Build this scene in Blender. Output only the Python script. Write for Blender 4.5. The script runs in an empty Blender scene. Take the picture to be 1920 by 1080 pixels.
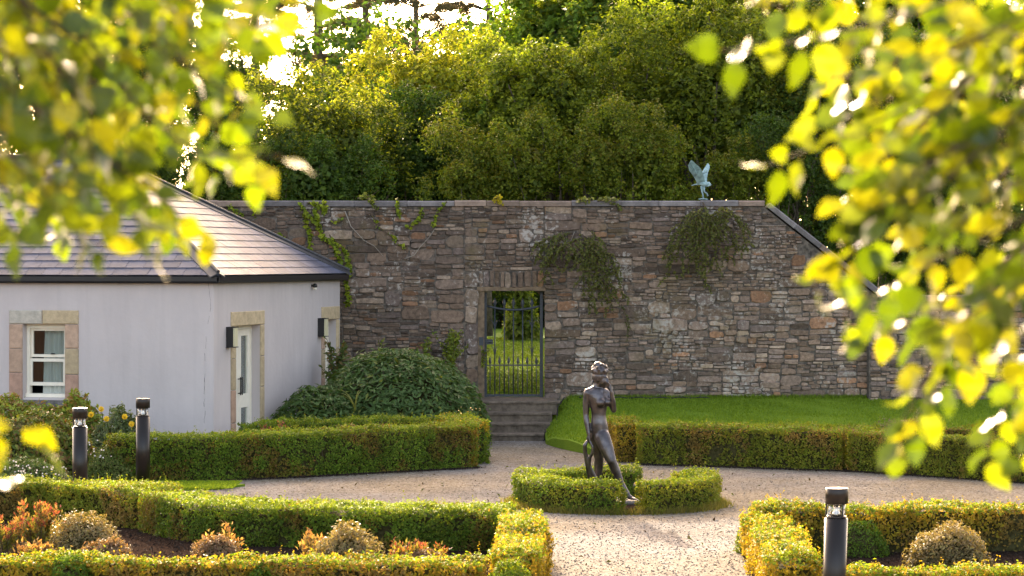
import bpy, math
import numpy as np
from mathutils import Vector, Matrix

# ------------------------------------------------------------------ camera, sky, sun, exposure
scene = bpy.context.scene
R = math.radians
H = 3.1            # eye height above the gravel
F = 4800.0         # focal length in photo pixels (1920 wide)
HY = 488.0         # photo row of the horizon

cam_d = bpy.data.cameras.new('camera')
cam_d.sensor_width = 36.0
cam_d.lens = F / 1920 * 36
cam_d.shift_y = -(540 - HY) / 1920
cam_d.clip_start = 0.1
cam_d.clip_end = 2000
cam_d.dof.use_dof = True
cam_d.dof.focus_distance = 37.0
cam_d.dof.aperture_fstop = 5.6
cam = bpy.data.objects.new('camera', cam_d)
cam.location = (0, 0, H)
cam.rotation_euler = (R(90), 0, 0)
scene.collection.objects.link(cam)
scene.camera = cam

SUN_EL, SUN_AZ = R(20.0), R(-9.0)      # azimuth clockwise from +Y: behind the wall, a little left
world = bpy.data.worlds.new('World')
scene.world = world
world.use_nodes = True
wn = world.node_tree
sky = wn.nodes.new('ShaderNodeTexSky')
sky.sky_type = 'NISHITA'
sky.sun_disc = False
sky.sun_elevation = SUN_EL
sky.sun_rotation = SUN_AZ
sky.dust_density = 5.0
sky.air_density = 0.65
sky.ozone_density = 0.2
bg = wn.nodes['Background']
bg.inputs[1].default_value = 0.15
wb = wn.nodes.new('ShaderNodeMix'); wb.data_type = 'RGBA'; wb.blend_type = 'MULTIPLY'   # daylight film balance over the whole sky
wb.inputs[0].default_value = 1.0; wb.inputs[7].default_value = (1.18, 1.0, 0.79, 1)
wn.links.new(sky.outputs[0], wb.inputs[6])
wn.links.new(wb.outputs[2], bg.inputs[0])

sun_d = bpy.data.lights.new('sun', 'SUN')
sun_d.energy = 2.0
sun_d.angle = R(0.6)
sun_d.color = (1.0, 0.83, 0.60)
sun = bpy.data.objects.new('sun', sun_d)
sv = Vector((math.sin(SUN_AZ) * math.cos(SUN_EL), math.cos(SUN_AZ) * math.cos(SUN_EL), math.sin(SUN_EL)))
sun.rotation_euler = (-sv).to_track_quat('-Z', 'Y').to_euler()
sun.location = sv * 80
scene.collection.objects.link(sun)

scene.view_settings.view_transform = 'Standard'
scene.view_settings.look = 'None'
scene.view_settings.gamma = 1.0
scene.view_settings.exposure = 2.85
scene.render.engine = 'CYCLES'
scene.cycles.max_bounces = 8
scene.cycles.diffuse_bounces = 4
scene.cycles.transmission_bounces = 6
scene.cycles.transparent_max_bounces = 8
scene.cycles.sample_clamp_indirect = 6.0
scene.cycles.use_denoising = True
COL = scene.collection

# ------------------------------------------------------------------ helpers
def P(px, py, y):
    """photo pixel at distance y -> world point"""
    return np.array([(px - 960) / F * y, y, H - (py - HY) / F * y])

def G(px, py, z=0.0):
    """photo pixel on the level z -> world point"""
    y = F * (H - z) / (py - HY)
    return np.array([(px - 960) / F * y, y, z])

def nz(p, scale=1.0, seed=0):
    """cheap smooth noise, about -1..1"""
    r = np.random.default_rng(seed + 1000)
    q = np.asarray(p) * scale
    s = np.zeros(q.shape[0])
    for k in range(6):
        d = r.normal(size=3) * (1.0 + 0.45 * k)
        d2 = r.normal(size=3) * (1.0 + 0.45 * k)
        s += np.sin(q @ d + r.uniform(0, 6.28)) * np.cos(q @ d2 + r.uniform(0, 6.28)) / (1 + 0.35 * k)
    return s / 1.9

def unit(v):
    return v / (np.linalg.norm(v, axis=-1, keepdims=True) + 1e-9)

class MB:
    """collects vertices, faces and face colours and links them as one mesh object"""
    def __init__(s):
        s.v, s.f, s.c, s.n = [], [], [], 0
    def add(s, v, f, c=None):
        v = np.asarray(v, float).reshape(-1, 3)
        if isinstance(f, np.ndarray):
            groups = [f]
        else:
            by = {}
            for t in f:
                by.setdefault(len(t), []).append(t)
            groups = [np.array(g) for g in by.values()]
        for g in groups:
            if len(g) == 0:
                continue
            s.f.append(g + s.n)
            if c is None:
                s.c.append(np.ones((len(g), 3)) * 0.5)
            else:
                c_ = np.asarray(c, float)
                s.c.append(np.tile(c_, (len(g), 1)) if c_.ndim == 1 else c_)
        s.v.append(v)
        s.n += len(v)
    def box(s, x0, x1, y0, y1, z0, z1, c=None):
        v = [(x, y, z) for z in (z0, z1) for y in (y0, y1) for x in (x0, x1)]
        s.add(v, [(0, 2, 3, 1), (4, 5, 7, 6), (0, 1, 5, 4), (2, 6, 7, 3), (0, 4, 6, 2), (1, 3, 7, 5)], c)
    def obox(s, o, a, b, n, c=None):
        """box from corner o with edge vectors a, b, n"""
        o, a, b, n = [np.array(t, float) for t in (o, a, b, n)]
        v = [o, o + a, o + a + b, o + b, o + n, o + a + n, o + a + b + n, o + b + n]
        s.add(v, [(0, 3, 2, 1), (4, 5, 6, 7), (0, 1, 5, 4), (1, 2, 6, 5), (2, 3, 7, 6), (3, 0, 4, 7)], c)
    def tube(s, pts, rad, sides=6, c=None, caps=True):
        pts = np.asarray(pts, float)
        n = len(pts)
        rad = np.ones(n) * rad if np.isscalar(rad) else np.asarray(rad, float)
        t = np.gradient(pts, axis=0)
        t = unit(t)
        ref = np.array([0.0, 0, 1]) if abs(t[:, 2]).mean() < 0.8 else np.array([1.0, 0, 0])
        a = unit(np.cross(t, ref)); b = np.cross(t, a)
        th = np.linspace(0, 2 * np.pi, sides, endpoint=False)
        v = pts[:, None, :] + rad[:, None, None] * (np.cos(th)[None, :, None] * a[:, None, :] + np.sin(th)[None, :, None] * b[:, None, :])
        v = v.reshape(-1, 3)
        f = []
        for i in range(n - 1):
            for k in range(sides):
                k2 = (k + 1) % sides
                f.append((i * sides + k, i * sides + k2, (i + 1) * sides + k2, (i + 1) * sides + k))
        f = list(f)
        if caps:
            f.append(tuple(range(sides - 1, -1, -1)))
            f.append(tuple((n - 1) * sides + k for k in range(sides)))
        s.add(v, f, c)
    def lathe(s, prof, cx, cy, sides=20, c=None):
        """prof: (radius, z) from the bottom up"""
        th = np.linspace(0, 2 * np.pi, sides, endpoint=False)
        v = [(cx + r * math.cos(a), cy + r * math.sin(a), z) for r, z in prof for a in th]
        f = []
        for i in range(len(prof) - 1):
            for k in range(sides):
                k2 = (k + 1) % sides
                f.append((i * sides + k, i * sides + k2, (i + 1) * sides + k2, (i + 1) * sides + k))
        f.append(tuple(range(sides - 1, -1, -1)))
        f.append(tuple((len(prof) - 1) * sides + k for k in range(sides)))
        s.add(v, f, c)
    def ellipsoid(s, c0, r, rot=None, nu=14, nv=9, c=None):
        v = []
        for i in range(nv + 1):
            ph = -math.pi / 2 + math.pi * i / nv
            for k in range(nu):
                a = 2 * math.pi * k / nu
                v.append((r[0] * math.cos(ph) * math.cos(a), r[1] * math.cos(ph) * math.sin(a), r[2] * math.sin(ph)))
        v = np.array(v)
        if rot is not None:
            v = v @ np.array(rot).T
        v = v + np.array(c0)
        f = []
        for i in range(nv):
            for k in range(nu):
                k2 = (k + 1) % nu
                f.append((i * nu + k, i * nu + k2, (i + 1) * nu + k2, (i + 1) * nu + k))
        s.add(v, f, c)
    def leaves(s, p, n, L, W, c, rng, fold=0.18, tdir=None):
        """one folded rhombic leaf for each point p with normal n"""
        N = len(p)
        n = unit(n)
        r = rng.normal(size=(N, 3)) if tdir is None else tdir
        t = unit(r - n * np.sum(r * n, axis=1, keepdims=True))
        b = np.cross(n, t)
        L = np.broadcast_to(L, (N,))[:, None]; W = np.broadcast_to(W, (N,))[:, None]
        v = np.empty((N, 4, 3))
        v[:, 0] = p - t * L / 2
        v[:, 1] = p + b * W / 2 + n * W * fold - t * L * 0.05
        v[:, 2] = p + t * L / 2
        v[:, 3] = p - b * W / 2 + n * W * fold - t * L * 0.05
        f = np.arange(N * 4).reshape(N, 4)
        s.add(v.reshape(-1, 3), f, c)
    def mesh(s, name, smooth=False):
        me = bpy.data.meshes.new(name)
        v = np.concatenate(s.v); nf = sum(len(g) for g in s.f)
        me.vertices.add(len(v)); me.vertices.foreach_set('co', v.ravel())
        lt = np.concatenate([np.full(len(g), g.shape[1]) for g in s.f]).astype(np.int32)
        li = np.concatenate([g.ravel() for g in s.f]).astype(np.int32)
        ls = np.concatenate([[0], np.cumsum(lt)[:-1]]).astype(np.int32)
        me.loops.add(len(li)); me.loops.foreach_set('vertex_index', li)
        me.polygons.add(nf)
        me.polygons.foreach_set('loop_start', ls)
        me.polygons.foreach_set('loop_total', lt)
        c = np.concatenate(s.c)
        at = me.attributes.new('Col', 'FLOAT_COLOR', 'FACE')
        at.data.foreach_set('color', np.hstack([np.clip(c, 0, 1), np.ones((nf, 1))]).astype(np.float32).ravel())
        me.polygons.foreach_set('use_smooth', np.full(nf, bool(smooth)))
        me.update(calc_edges=True)
        return me
    def build(s, name, mat, parent=None, smooth=False, kind=None, label=None):
        return link(name, s.mesh(name, smooth), mat, parent, kind, label)

def link(name, me, mat, parent=None, kind=None, label=None):
    o = bpy.data.objects.new(name, me)
    COL.objects.link(o)
    if mat is not None and (len(me.materials) == 0):
        me.materials.append(mat)
    if parent is not None:
        attach(o, parent)
    if kind: o['kind'] = kind
    if label: o['label'] = label
    return o

def attach(o, parent):
    o.parent = parent
    base = parent
    off = Vector((0, 0, 0))
    while base is not None and base.parent is not None:
        base = base.parent
    if parent.parent is None:                 # things are only ever translated
        o.matrix_parent_inverse = Matrix.Translation(-parent.location)

def thing(name, label, cat, loc=(0, 0, 0), group=None):
    o = bpy.data.objects.new(name, None)
    o.empty_display_size = 0.2
    COL.objects.link(o)
    o.location = Vector([float(t) for t in loc])
    tag(o, label, cat, group)
    return o

def tag(o, label, cat, group=None, kind=None):
    o['label'] = label; o['category'] = cat
    if group: o['group'] = group
    if kind: o['kind'] = kind

def struct(o):
    o['kind'] = 'structure'
    return o

# ------------------------------------------------------------------ materials
def newmat(name):
    m = bpy.data.materials.new(name); m.use_nodes = True
    nt = m.node_tree
    return m, nt, nt.nodes, nt.links, nt.nodes['Principled BSDF']

def simple(name, col, rough=0.6, metal=0.0, spec=0.5, noise=0.0, nscale=8.0, bump=0.0, bscale=40.0):
    m, nt, N, L, b = newmat(name)
    b.inputs['Base Color'].default_value = (*col, 1)
    b.inputs['Roughness'].default_value = rough
    b.inputs['Metallic'].default_value = metal
    b.inputs['Specular IOR Level'].default_value = spec
    tc = N.new('ShaderNodeTexCoord')
    if noise:
        t = N.new('ShaderNodeTexNoise'); t.inputs['Scale'].default_value = nscale; t.inputs['Detail'].default_value = 6
        L.new(tc.outputs['Object'], t.inputs['Vector'])
        r = N.new('ShaderNodeValToRGB')
        r.color_ramp.elements[0].position = 0.3; r.color_ramp.elements[1].position = 0.7
        r.color_ramp.elements[0].color = (*[x * (1 - noise) for x in col], 1)
        r.color_ramp.elements[1].color = (*[min(1, x * (1 + noise)) for x in col], 1)
        L.new(t.outputs['Fac'], r.inputs['Fac']); L.new(r.outputs['Color'], b.inputs['Base Color'])
    if bump:
        t2 = N.new('ShaderNodeTexNoise'); t2.inputs['Scale'].default_value = bscale; t2.inputs['Detail'].default_value = 5
        L.new(tc.outputs['Object'], t2.inputs['Vector'])
        bp = N.new('ShaderNodeBump'); bp.inputs['Strength'].default_value = bump; bp.inputs['Distance'].default_value = 0.02
        L.new(t2.outputs['Fac'], bp.inputs['Height']); L.new(bp.outputs['Normal'], b.inputs['Normal'])
    return m

def leafmat(name, trans=0.4, rough=0.5, spec=0.35, warm=(1.35, 1.25, 0.55), noise=0.0):
    """leaf colour comes from the face attribute; light passes through the blade"""
    m, nt, N, L, b = newmat(name)
    a = N.new('ShaderNodeAttribute'); a.attribute_name = 'Col'
    b.inputs['Roughness'].default_value = rough
    b.inputs['Specular IOR Level'].default_value = spec
    L.new(a.outputs['Color'], b.inputs['Base Color'])
    mul = N.new('ShaderNodeMix'); mul.data_type = 'RGBA'; mul.blend_type = 'MULTIPLY'
    mul.inputs[0].default_value = 1.0
    L.new(a.outputs['Color'], mul.inputs[6]); mul.inputs[7].default_value = (*warm, 1)
    tr = N.new('ShaderNodeBsdfTranslucent'); L.new(mul.outputs[2], tr.inputs['Color'])
    mx = N.new('ShaderNodeMixShader'); mx.inputs[0].default_value = trans
    L.new(b.outputs[0], mx.inputs[1]); L.new(tr.outputs[0], mx.inputs[2])
    L.new(mx.outputs[0], nt.nodes['Material Output'].inputs['Surface'])
    return m

def attrmat(name, rough=0.85, spec=0.3, lichen=False, bump=0.4, bscale=60, vary=0.35, vscale=14, metal=0.0):
    """base colour from the face attribute, broken up by noise (and by white lichen blotches)"""
    m, nt, N, L, b = newmat(name)
    b.inputs['Roughness'].default_value = rough
    b.inputs['Specular IOR Level'].default_value = spec
    b.inputs['Metallic'].default_value = metal
    tc = N.new('ShaderNodeTexCoord')
    a = N.new('ShaderNodeAttribute'); a.attribute_name = 'Col'
    t = N.new('ShaderNodeTexNoise'); t.inputs['Scale'].default_value = vscale; t.inputs['Detail'].default_value = 7
    t.inputs['Roughness'].default_value = 0.65
    L.new(tc.outputs['Object'], t.inputs['Vector'])
    mr = N.new('ShaderNodeMapRange')
    mr.inputs[1].default_value = 0.3; mr.inputs[2].default_value = 0.7
    mr.inputs[3].default_value = 1 - vary; mr.inputs[4].default_value = 1 + vary
    L.new(t.outputs['Fac'], mr.inputs[0])
    mul = N.new('ShaderNodeVectorMath'); mul.operation = 'SCALE'
    L.new(a.outputs['Color'], mul.inputs[0]); L.new(mr.outputs[0], mul.inputs['Scale'])
    out = mul.outputs[0]
    if lichen:
        t3 = N.new('ShaderNodeTexNoise'); t3.inputs['Scale'].default_value = 1.1; t3.inputs['Detail'].default_value = 3
        mp = N.new('ShaderNodeMapping'); mp.inputs['Scale'].default_value = (1, 1, 0.75)
        L.new(tc.outputs['Object'], mp.inputs['Vector'])
        L.new(mp.outputs[0], t3.inputs['Vector'])
        t4 = N.new('ShaderNodeTexNoise'); t4.inputs['Scale'].default_value = 11; t4.inputs['Detail'].default_value = 6
        t4.inputs['Roughness'].default_value = 0.7
        L.new(tc.outputs['Object'], t4.inputs['Vector'])
        ad = N.new('ShaderNodeMath'); ad.operation = 'MULTIPLY_ADD'
        L.new(t3.outputs['Fac'], ad.inputs[0]); ad.inputs[1].default_value = 0.8; L.new(t4.outputs['Fac'], ad.inputs[2])
        r = N.new('ShaderNodeMapRange'); r.inputs[1].default_value = 0.985; r.inputs[2].default_value = 1.09
        r.inputs[3].default_value = 0.0; r.inputs[4].default_value = 0.75
        L.new(ad.outputs[0], r.inputs[0])
        mx = N.new('ShaderNodeMix'); mx.data_type = 'RGBA'
        L.new(r.outputs[0], mx.inputs[0]); L.new(out, mx.inputs[6]); mx.inputs[7].default_value = (0.46, 0.41, 0.36, 1)
        # yellow-green moss film, mostly high up
        t5 = N.new('ShaderNodeTexNoise'); t5.inputs['Scale'].default_value = 1.7; t5.inputs['Detail'].default_value = 6
        L.new(tc.outputs['Object'], t5.inputs['Vector'])
        r2 = N.new('ShaderNodeMapRange'); r2.inputs[1].default_value = 0.56; r2.inputs[2].default_value = 0.72
        r2.inputs[4].default_value = 0.45
        L.new(t5.outputs['Fac'], r2.inputs[0])
        mx2 = N.new('ShaderNodeMix'); mx2.data_type = 'RGBA'
        L.new(r2.outputs[0], mx2.inputs[0]); L.new(mx.outputs[2], mx2.inputs[6]); mx2.inputs[7].default_value = (0.13, 0.10, 0.035, 1)
        out = mx2.outputs[2]
    L.new(out, b.inputs['Base Color'])
    if bump:
        t2 = N.new('ShaderNodeTexNoise'); t2.inputs['Scale'].default_value = bscale; t2.inputs['Detail'].default_value = 6
        L.new(tc.outputs['Object'], t2.inputs['Vector'])
        bp = N.new('ShaderNodeBump'); bp.inputs['Strength'].default_value = bump; bp.inputs['Distance'].default_value = 0.02
        L.new(t2.outputs['Fac'], bp.inputs['Height']); L.new(bp.outputs['Normal'], b.inputs['Normal'])
    return m

M = {}
M['hedge'] = leafmat('box leaf', 0.42, 0.55, 0.18)
M['tree'] = leafmat('tree leaf', 0.45, 0.5, 0.25, (1.12, 1.28, 0.45))
M['shrub'] = leafmat('shrub leaf', 0.35, 0.48, 0.28)
M['near'] = leafmat('birch leaf', 0.55, 0.28, 0.7, (1.62, 1.42, 0.18))
M['needle'] = leafmat('needle', 0.3, 0.6, 0.2, (1.2, 1.1, 0.8))
M['grassblade'] = leafmat('grass blade', 0.45, 0.6, 0.2)
M['twig'] = simple('twig', (0.09, 0.06, 0.035), 0.9, noise=0.4)
M['bark'] = simple('bark', (0.10, 0.075, 0.055), 0.95, noise=0.45, nscale=9, bump=0.8, bscale=25)
M['core'] = simple('inner twigs', (0.05, 0.045, 0.018), 1.0, noise=0.5, nscale=25, spec=0.05)
M['stone'] = attrmat('rubble stone', 0.88, 0.3, True, 0.7, 55, 0.45, 16)
M['mortar'] = simple('lime mortar', (0.12, 0.097, 0.078), 0.95, noise=0.6, nscale=14, bump=0.8, bscale=60)
M['coping'] = attrmat('coping stone', 0.85, 0.3, False, 0.5, 40, 0.3, 9)
M['sandstone'] = attrmat('sandstone', 0.85, 0.25, False, 0.35, 50, 0.22, 10)
M['step'] = attrmat('step stone', 0.9, 0.25, False, 0.6, 40, 0.5, 8)
M['slate'] = attrmat('slate', 0.58, 0.16, False, 0.15, 60, 0.18, 7)
M['lead'] = simple('lead hip', (0.045, 0.042, 0.046), 0.55, noise=0.25, nscale=6)
M['gutter'] = simple('black gutter', (0.012, 0.011, 0.013), 0.35)
M['white'] = simple('cream paint', (0.84, 0.76, 0.63), 0.45, noise=0.05)
M['curtain'] = simple('curtain', (0.74, 0.76, 0.72), 0.9)
M['black'] = simple('black metal', (0.012, 0.011, 0.011), 0.45)
M['iron'] = simple('wrought iron', (0.034, 0.038, 0.046), 0.5, noise=0.3, nscale=30)
M['cream'] = simple('cream diffuser', (0.62, 0.56, 0.36), 0.5)
M['bronze'] = simple('bronze', (0.105, 0.092, 0.095), 0.36, metal=0.9, noise=0.45, nscale=9, bump=0.15, bscale=30)
M['verdigris'] = simple('verdigris bronze', (0.25, 0.36, 0.37), 0.7, noise=0.35, nscale=14, bump=0.4)
M['post'] = simple('anodised bollard', (0.018, 0.013, 0.011), 0.30, metal=0.4)
M['capm'] = simple('bollard cap', (0.024, 0.017, 0.014), 0.33, metal=0.4)
M['soil'] = simple('bark mulch', (0.028, 0.019, 0.015), 1.0, spec=0.0, noise=0.7, nscale=30, bump=1.0, bscale=40)
M['timber'] = simple('weathered timber', (0.17, 0.115, 0.07), 0.9, noise=0.4, nscale=12)
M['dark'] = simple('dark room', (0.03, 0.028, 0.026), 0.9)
M['petal'] = leafmat('petal', 0.3, 0.6, 0.2, (1, 1, 1))
M['rock'] = simple('grey stone', (0.15, 0.135, 0.125), 0.9, noise=0.4, nscale=12, bump=0.6)

def glassmat(name, tint=(0.9, 0.95, 0.95), refl=0.12):
    m, nt, N, L, b = newmat(name)
    tr = N.new('ShaderNodeBsdfTransparent'); tr.inputs[0].default_value = (*tint, 1)
    gl = N.new('ShaderNodeBsdfGlossy'); gl.inputs['Roughness'].default_value = 0.03
    fr = N.new('ShaderNodeLayerWeight'); fr.inputs[0].default_value = 0.35
    mr = N.new('ShaderNodeMapRange'); mr.inputs[3].default_value = refl; mr.inputs[4].default_value = 0.8
    L.new(fr.outputs['Fresnel'], mr.inputs[0])
    mx = N.new('ShaderNodeMixShader'); L.new(mr.outputs[0], mx.inputs[0])
    L.new(tr.outputs[0], mx.inputs[1]); L.new(gl.outputs[0], mx.inputs[2])
    L.new(mx.outputs[0], nt.nodes['Material Output'].inputs['Surface'])
    return m
M['glass'] = glassmat('window glass')
M['lens'] = glassmat('clear lens', (0.95, 0.95, 0.95), 0.15)

def render_wall():
    """lavender-pink masonry paint with faint streaks, patches and a rough trowelled surface"""
    m, nt, N, L, b = newmat('painted render')
    b.inputs['Roughness'].default_value = 0.8
    tc = N.new('ShaderNodeTexCoord')
    mp = N.new('ShaderNodeMapping'); mp.inputs['Scale'].default_value = (1.4, 1.4, 0.55)
    L.new(tc.outputs['Object'], mp.inputs[0])
    t = N.new('ShaderNodeTexNoise'); t.inputs['Scale'].default_value = 1.3; t.inputs['Detail'].default_value = 7; t.inputs['Roughness'].default_value = 0.6
    L.new(mp.outputs[0], t.inputs['Vector'])
    r = N.new('ShaderNodeValToRGB')
    r.color_ramp.elements[0].position = 0.33; r.color_ramp.elements[0].color = (0.50, 0.438, 0.425, 1)
    r.color_ramp.elements[1].position = 0.68; r.color_ramp.elements[1].color = (0.565, 0.497, 0.48, 1)
    L.new(t.outputs['Fac'], r.inputs[0])
    mp2 = N.new('ShaderNodeMapping'); mp2.inputs['Scale'].default_value = (5, 5, 0.35); L.new(tc.outputs['Object'], mp2.inputs[0])
    ts = N.new('ShaderNodeTexNoise'); ts.inputs['Scale'].default_value = 1.6; ts.inputs['Detail'].default_value = 5; L.new(mp2.outputs[0], ts.inputs['Vector'])
    ms = N.new('ShaderNodeMapRange'); ms.inputs[1].default_value = 0.5; ms.inputs[2].default_value = 0.72; ms.inputs[3].default_value = 1.0; ms.inputs[4].default_value = 0.94
    L.new(ts.outputs['Fac'], ms.inputs[0])
    sc = N.new('ShaderNodeVectorMath'); sc.operation = 'SCALE'; L.new(r.outputs[0], sc.inputs[0]); L.new(ms.outputs[0], sc.inputs['Scale'])
    L.new(sc.outputs[0], b.inputs['Base Color'])
    t2 = N.new('ShaderNodeTexNoise'); t2.inputs['Scale'].default_value = 9; t2.inputs['Detail'].default_value = 8
    L.new(tc.outputs['Object'], t2.inputs['Vector'])
    bp = N.new('ShaderNodeBump'); bp.inputs['Strength'].default_value = 0.25; bp.inputs['Distance'].default_value = 0.02
    L.new(t2.outputs['Fac'], bp.inputs['Height']); L.new(bp.outputs[0], b.inputs['Normal'])
    return m
M['render'] = render_wall()

def gravel_mat():
    m, nt, N, L, b = newmat('pea gravel')
    b.inputs['Roughness'].default_value = 0.95
    b.inputs['Specular IOR Level'].default_value = 0.05
    tc = N.new('ShaderNodeTexCoord')
    v = N.new('ShaderNodeTexVoronoi'); v.inputs['Scale'].default_value = 36
    L.new(tc.outputs['Object'], v.inputs['Vector'])
    r = N.new('ShaderNodeValToRGB'); e = r.color_ramp.elements
    e[0].position = 0.0; e[0].color = (0.10, 0.078, 0.058, 1)
    e[1].position = 1.0; e[1].color = (0.265, 0.232, 0.20, 1)
    e2 = r.color_ramp.elements.new(0.45); e2.color = (0.178, 0.152, 0.128, 1)
    sp = N.new('ShaderNodeSeparateColor'); L.new(v.outputs['Color'], sp.inputs[0]); L.new(sp.outputs[0], r.inputs[0])
    t = N.new('ShaderNodeTexNoise'); t.inputs['Scale'].default_value = 0.7; t.inputs['Detail'].default_value = 8
    t.inputs['Roughness'].default_value = 0.6
    L.new(tc.outputs['Object'], t.inputs['Vector'])
    mr = N.new('ShaderNodeMapRange'); mr.inputs[1].default_value = 0.35; mr.inputs[2].default_value = 0.65
    mr.inputs[3].default_value = 0.78; mr.inputs[4].default_value = 1.18
    L.new(t.outputs['Fac'], mr.inputs[0])
    sc = N.new('ShaderNodeVectorMath'); sc.operation = 'SCALE'
    L.new(r.outputs[0], sc.inputs[0]); L.new(mr.outputs[0], sc.inputs['Scale'])
    t9 = N.new('ShaderNodeTexNoise'); t9.inputs['Scale'].default_value = 0.28; t9.inputs['Detail'].default_value = 5
    L.new(tc.outputs['Object'], t9.inputs['Vector'])
    m9 = N.new('ShaderNodeMapRange'); m9.inputs[1].default_value = 0.42; m9.inputs[2].default_value = 0.60; L.new(t9.outputs['Fac'], m9.inputs[0])
    x9 = N.new('ShaderNodeMix'); x9.data_type = 'RGBA'; x9.blend_type = 'MULTIPLY'; x9.inputs[0].default_value = 1.0
    c9 = N.new('ShaderNodeMix'); c9.data_type = 'RGBA'; L.new(m9.outputs[0], c9.inputs[0]); c9.inputs[6].default_value = (1.02, 0.99, 0.88, 1); c9.inputs[7].default_value = (0.96, 1.02, 1.14, 1)
    L.new(sc.outputs[0], x9.inputs[6]); L.new(c9.outputs[2], x9.inputs[7])
    L.new(x9.outputs[2], b.inputs['Base Color'])
    bp = N.new('ShaderNodeBump'); bp.inputs['Strength'].default_value = 0.9; bp.inputs['Distance'].default_value = 0.012
    L.new(v.outputs['Distance'], bp.inputs['Height']); L.new(bp.outputs[0], b.inputs['Normal'])
    return m
M['gravel'] = gravel_mat()
M['pebble'] = attrmat('pebble', 0.9, 0.2, False, 0, 1, 0.2, 20)

def grass_mat():
    m, nt, N, L, b = newmat('lawn turf')
    b.inputs['Roughness'].default_value = 0.9
    b.inputs['Specular IOR Level'].default_value = 0.1
    tc = N.new('ShaderNodeTexCoord')
    t = N.new('ShaderNodeTexNoise'); t.inputs['Scale'].default_value = 1.4; t.inputs['Detail'].default_value = 8
    t.inputs['Roughness'].default_value = 0.7
    L.new(tc.outputs['Object'], t.inputs['Vector'])
    r = N.new('ShaderNodeValToRGB'); e = r.color_ramp.elements
    e[0].position = 0.3; e[0].color = (0.11, 0.185, 0.014, 1)
    e[1].position = 0.7; e[1].color = (0.20, 0.285, 0.022, 1)
    L.new(t.outputs['Fac'], r.inputs[0]); L.new(r.outputs[0], b.inputs['Base Color'])
    t2 = N.new('ShaderNodeTexNoise'); t2.inputs['Scale'].default_value = 60; t2.inputs['Detail'].default_value = 4
    L.new(tc.outputs['Object'], t2.inputs['Vector'])
    bp = N.new('ShaderNodeBump'); bp.inputs['Strength'].default_value = 1.0; bp.inputs['Distance'].default_value = 0.03
    L.new(t2.outputs['Fac'], bp.inputs['Height']); L.new(bp.outputs[0], b.inputs['Normal'])
    return m
M['grass'] = grass_mat()

# ------------------------------------------------------------------ ground
WY = 46.2                       # front face of the garden wall
UP = 0.62                       # level of the ground at and behind the wall
mb = MB(); mb.box(-400, 400, -60, 46.6, -0.5, -0.03)
struct(mb.build('ground', M['soil']))
mb = MB(); mb.add([(-16, 2, 0), (16, 2, 0), (16, 45, 0), (-16, 45, 0)], [(0, 1, 2, 3)])
struct(mb.build('gravel', M['gravel']))
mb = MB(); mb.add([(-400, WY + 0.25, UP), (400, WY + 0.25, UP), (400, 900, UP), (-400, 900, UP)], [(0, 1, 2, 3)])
M['shaded_lawn'] = simple('turf darkened for shade', (0.075, 0.13, 0.012), 0.95, spec=0.05, noise=0.4, nscale=2.0)  # same turf as the lawn, with shade darkened into its colour
struct(mb.build('upper_lawn', M['shaded_lawn']))

def lawn_z(x, y):
    """bank that rises from the gravel to the foot of the wall"""
    edge = 40.5 + 0.5 * np.tanh((x - 1.5) * 0.8) * 0.3
    t = np.clip((y - edge) / (WY - 0.3 - edge), 0, 1)
    side = np.clip((x - 0.55 - (45.0 - y) * 0.03) / 0.55, 0, 1)
    z = UP * (0.12 + 0.88 * t ** 0.8) * (0.25 + 0.75 * side ** 0.6)
    return z - 0.02
xs = np.concatenate([np.linspace(0.47, 3, 32), np.linspace(3.1, 16, 60)]); ys = np.linspace(40.3, WY + 0.1, 40)
X, Y = np.meshgrid(xs, ys)
XX = X.copy()
# curved edge beside the path
XX = X + np.clip(1.0 - (X - 0.62) / 1.6, 0, 1) * (0.10 + 0.9 * np.clip((43.2 - Y) / 3.0, 0, 1) ** 1.3)
Z = lawn_z(XX, Y) + 0.02 * nz(np.c_[XX.ravel(), Y.ravel(), 0 * Y.ravel()], 1.5, 3).reshape(X.shape)
v = np.c_[XX.ravel(), Y.ravel(), Z.ravel()]
nx_, ny_ = len(xs), len(ys)
f = [(j * nx_ + i, j * nx_ + i + 1, (j + 1) * nx_ + i + 1, (j + 1) * nx_ + i) for j in range(ny_ - 1) for i in range(nx_ - 1)]
mb = MB(); mb.add(v, f)
# skirt along the path edge and the front so that the turf has a cut edge
edge = [j * nx_ for j in range(ny_ - 1, -1, -1)] + [i for i in range(1, nx_)]
ev = v[edge]; low = ev.copy(); low[:, 2] = -0.02
n0 = len(edge)
mb.add(np.vstack([ev, low]), [(k, k + 1, n0 + k + 1, n0 + k) for k in range(n0 - 1)])
struct(mb.build('lawn', M['grass'], smooth=True))
LAWN_V = v

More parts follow.
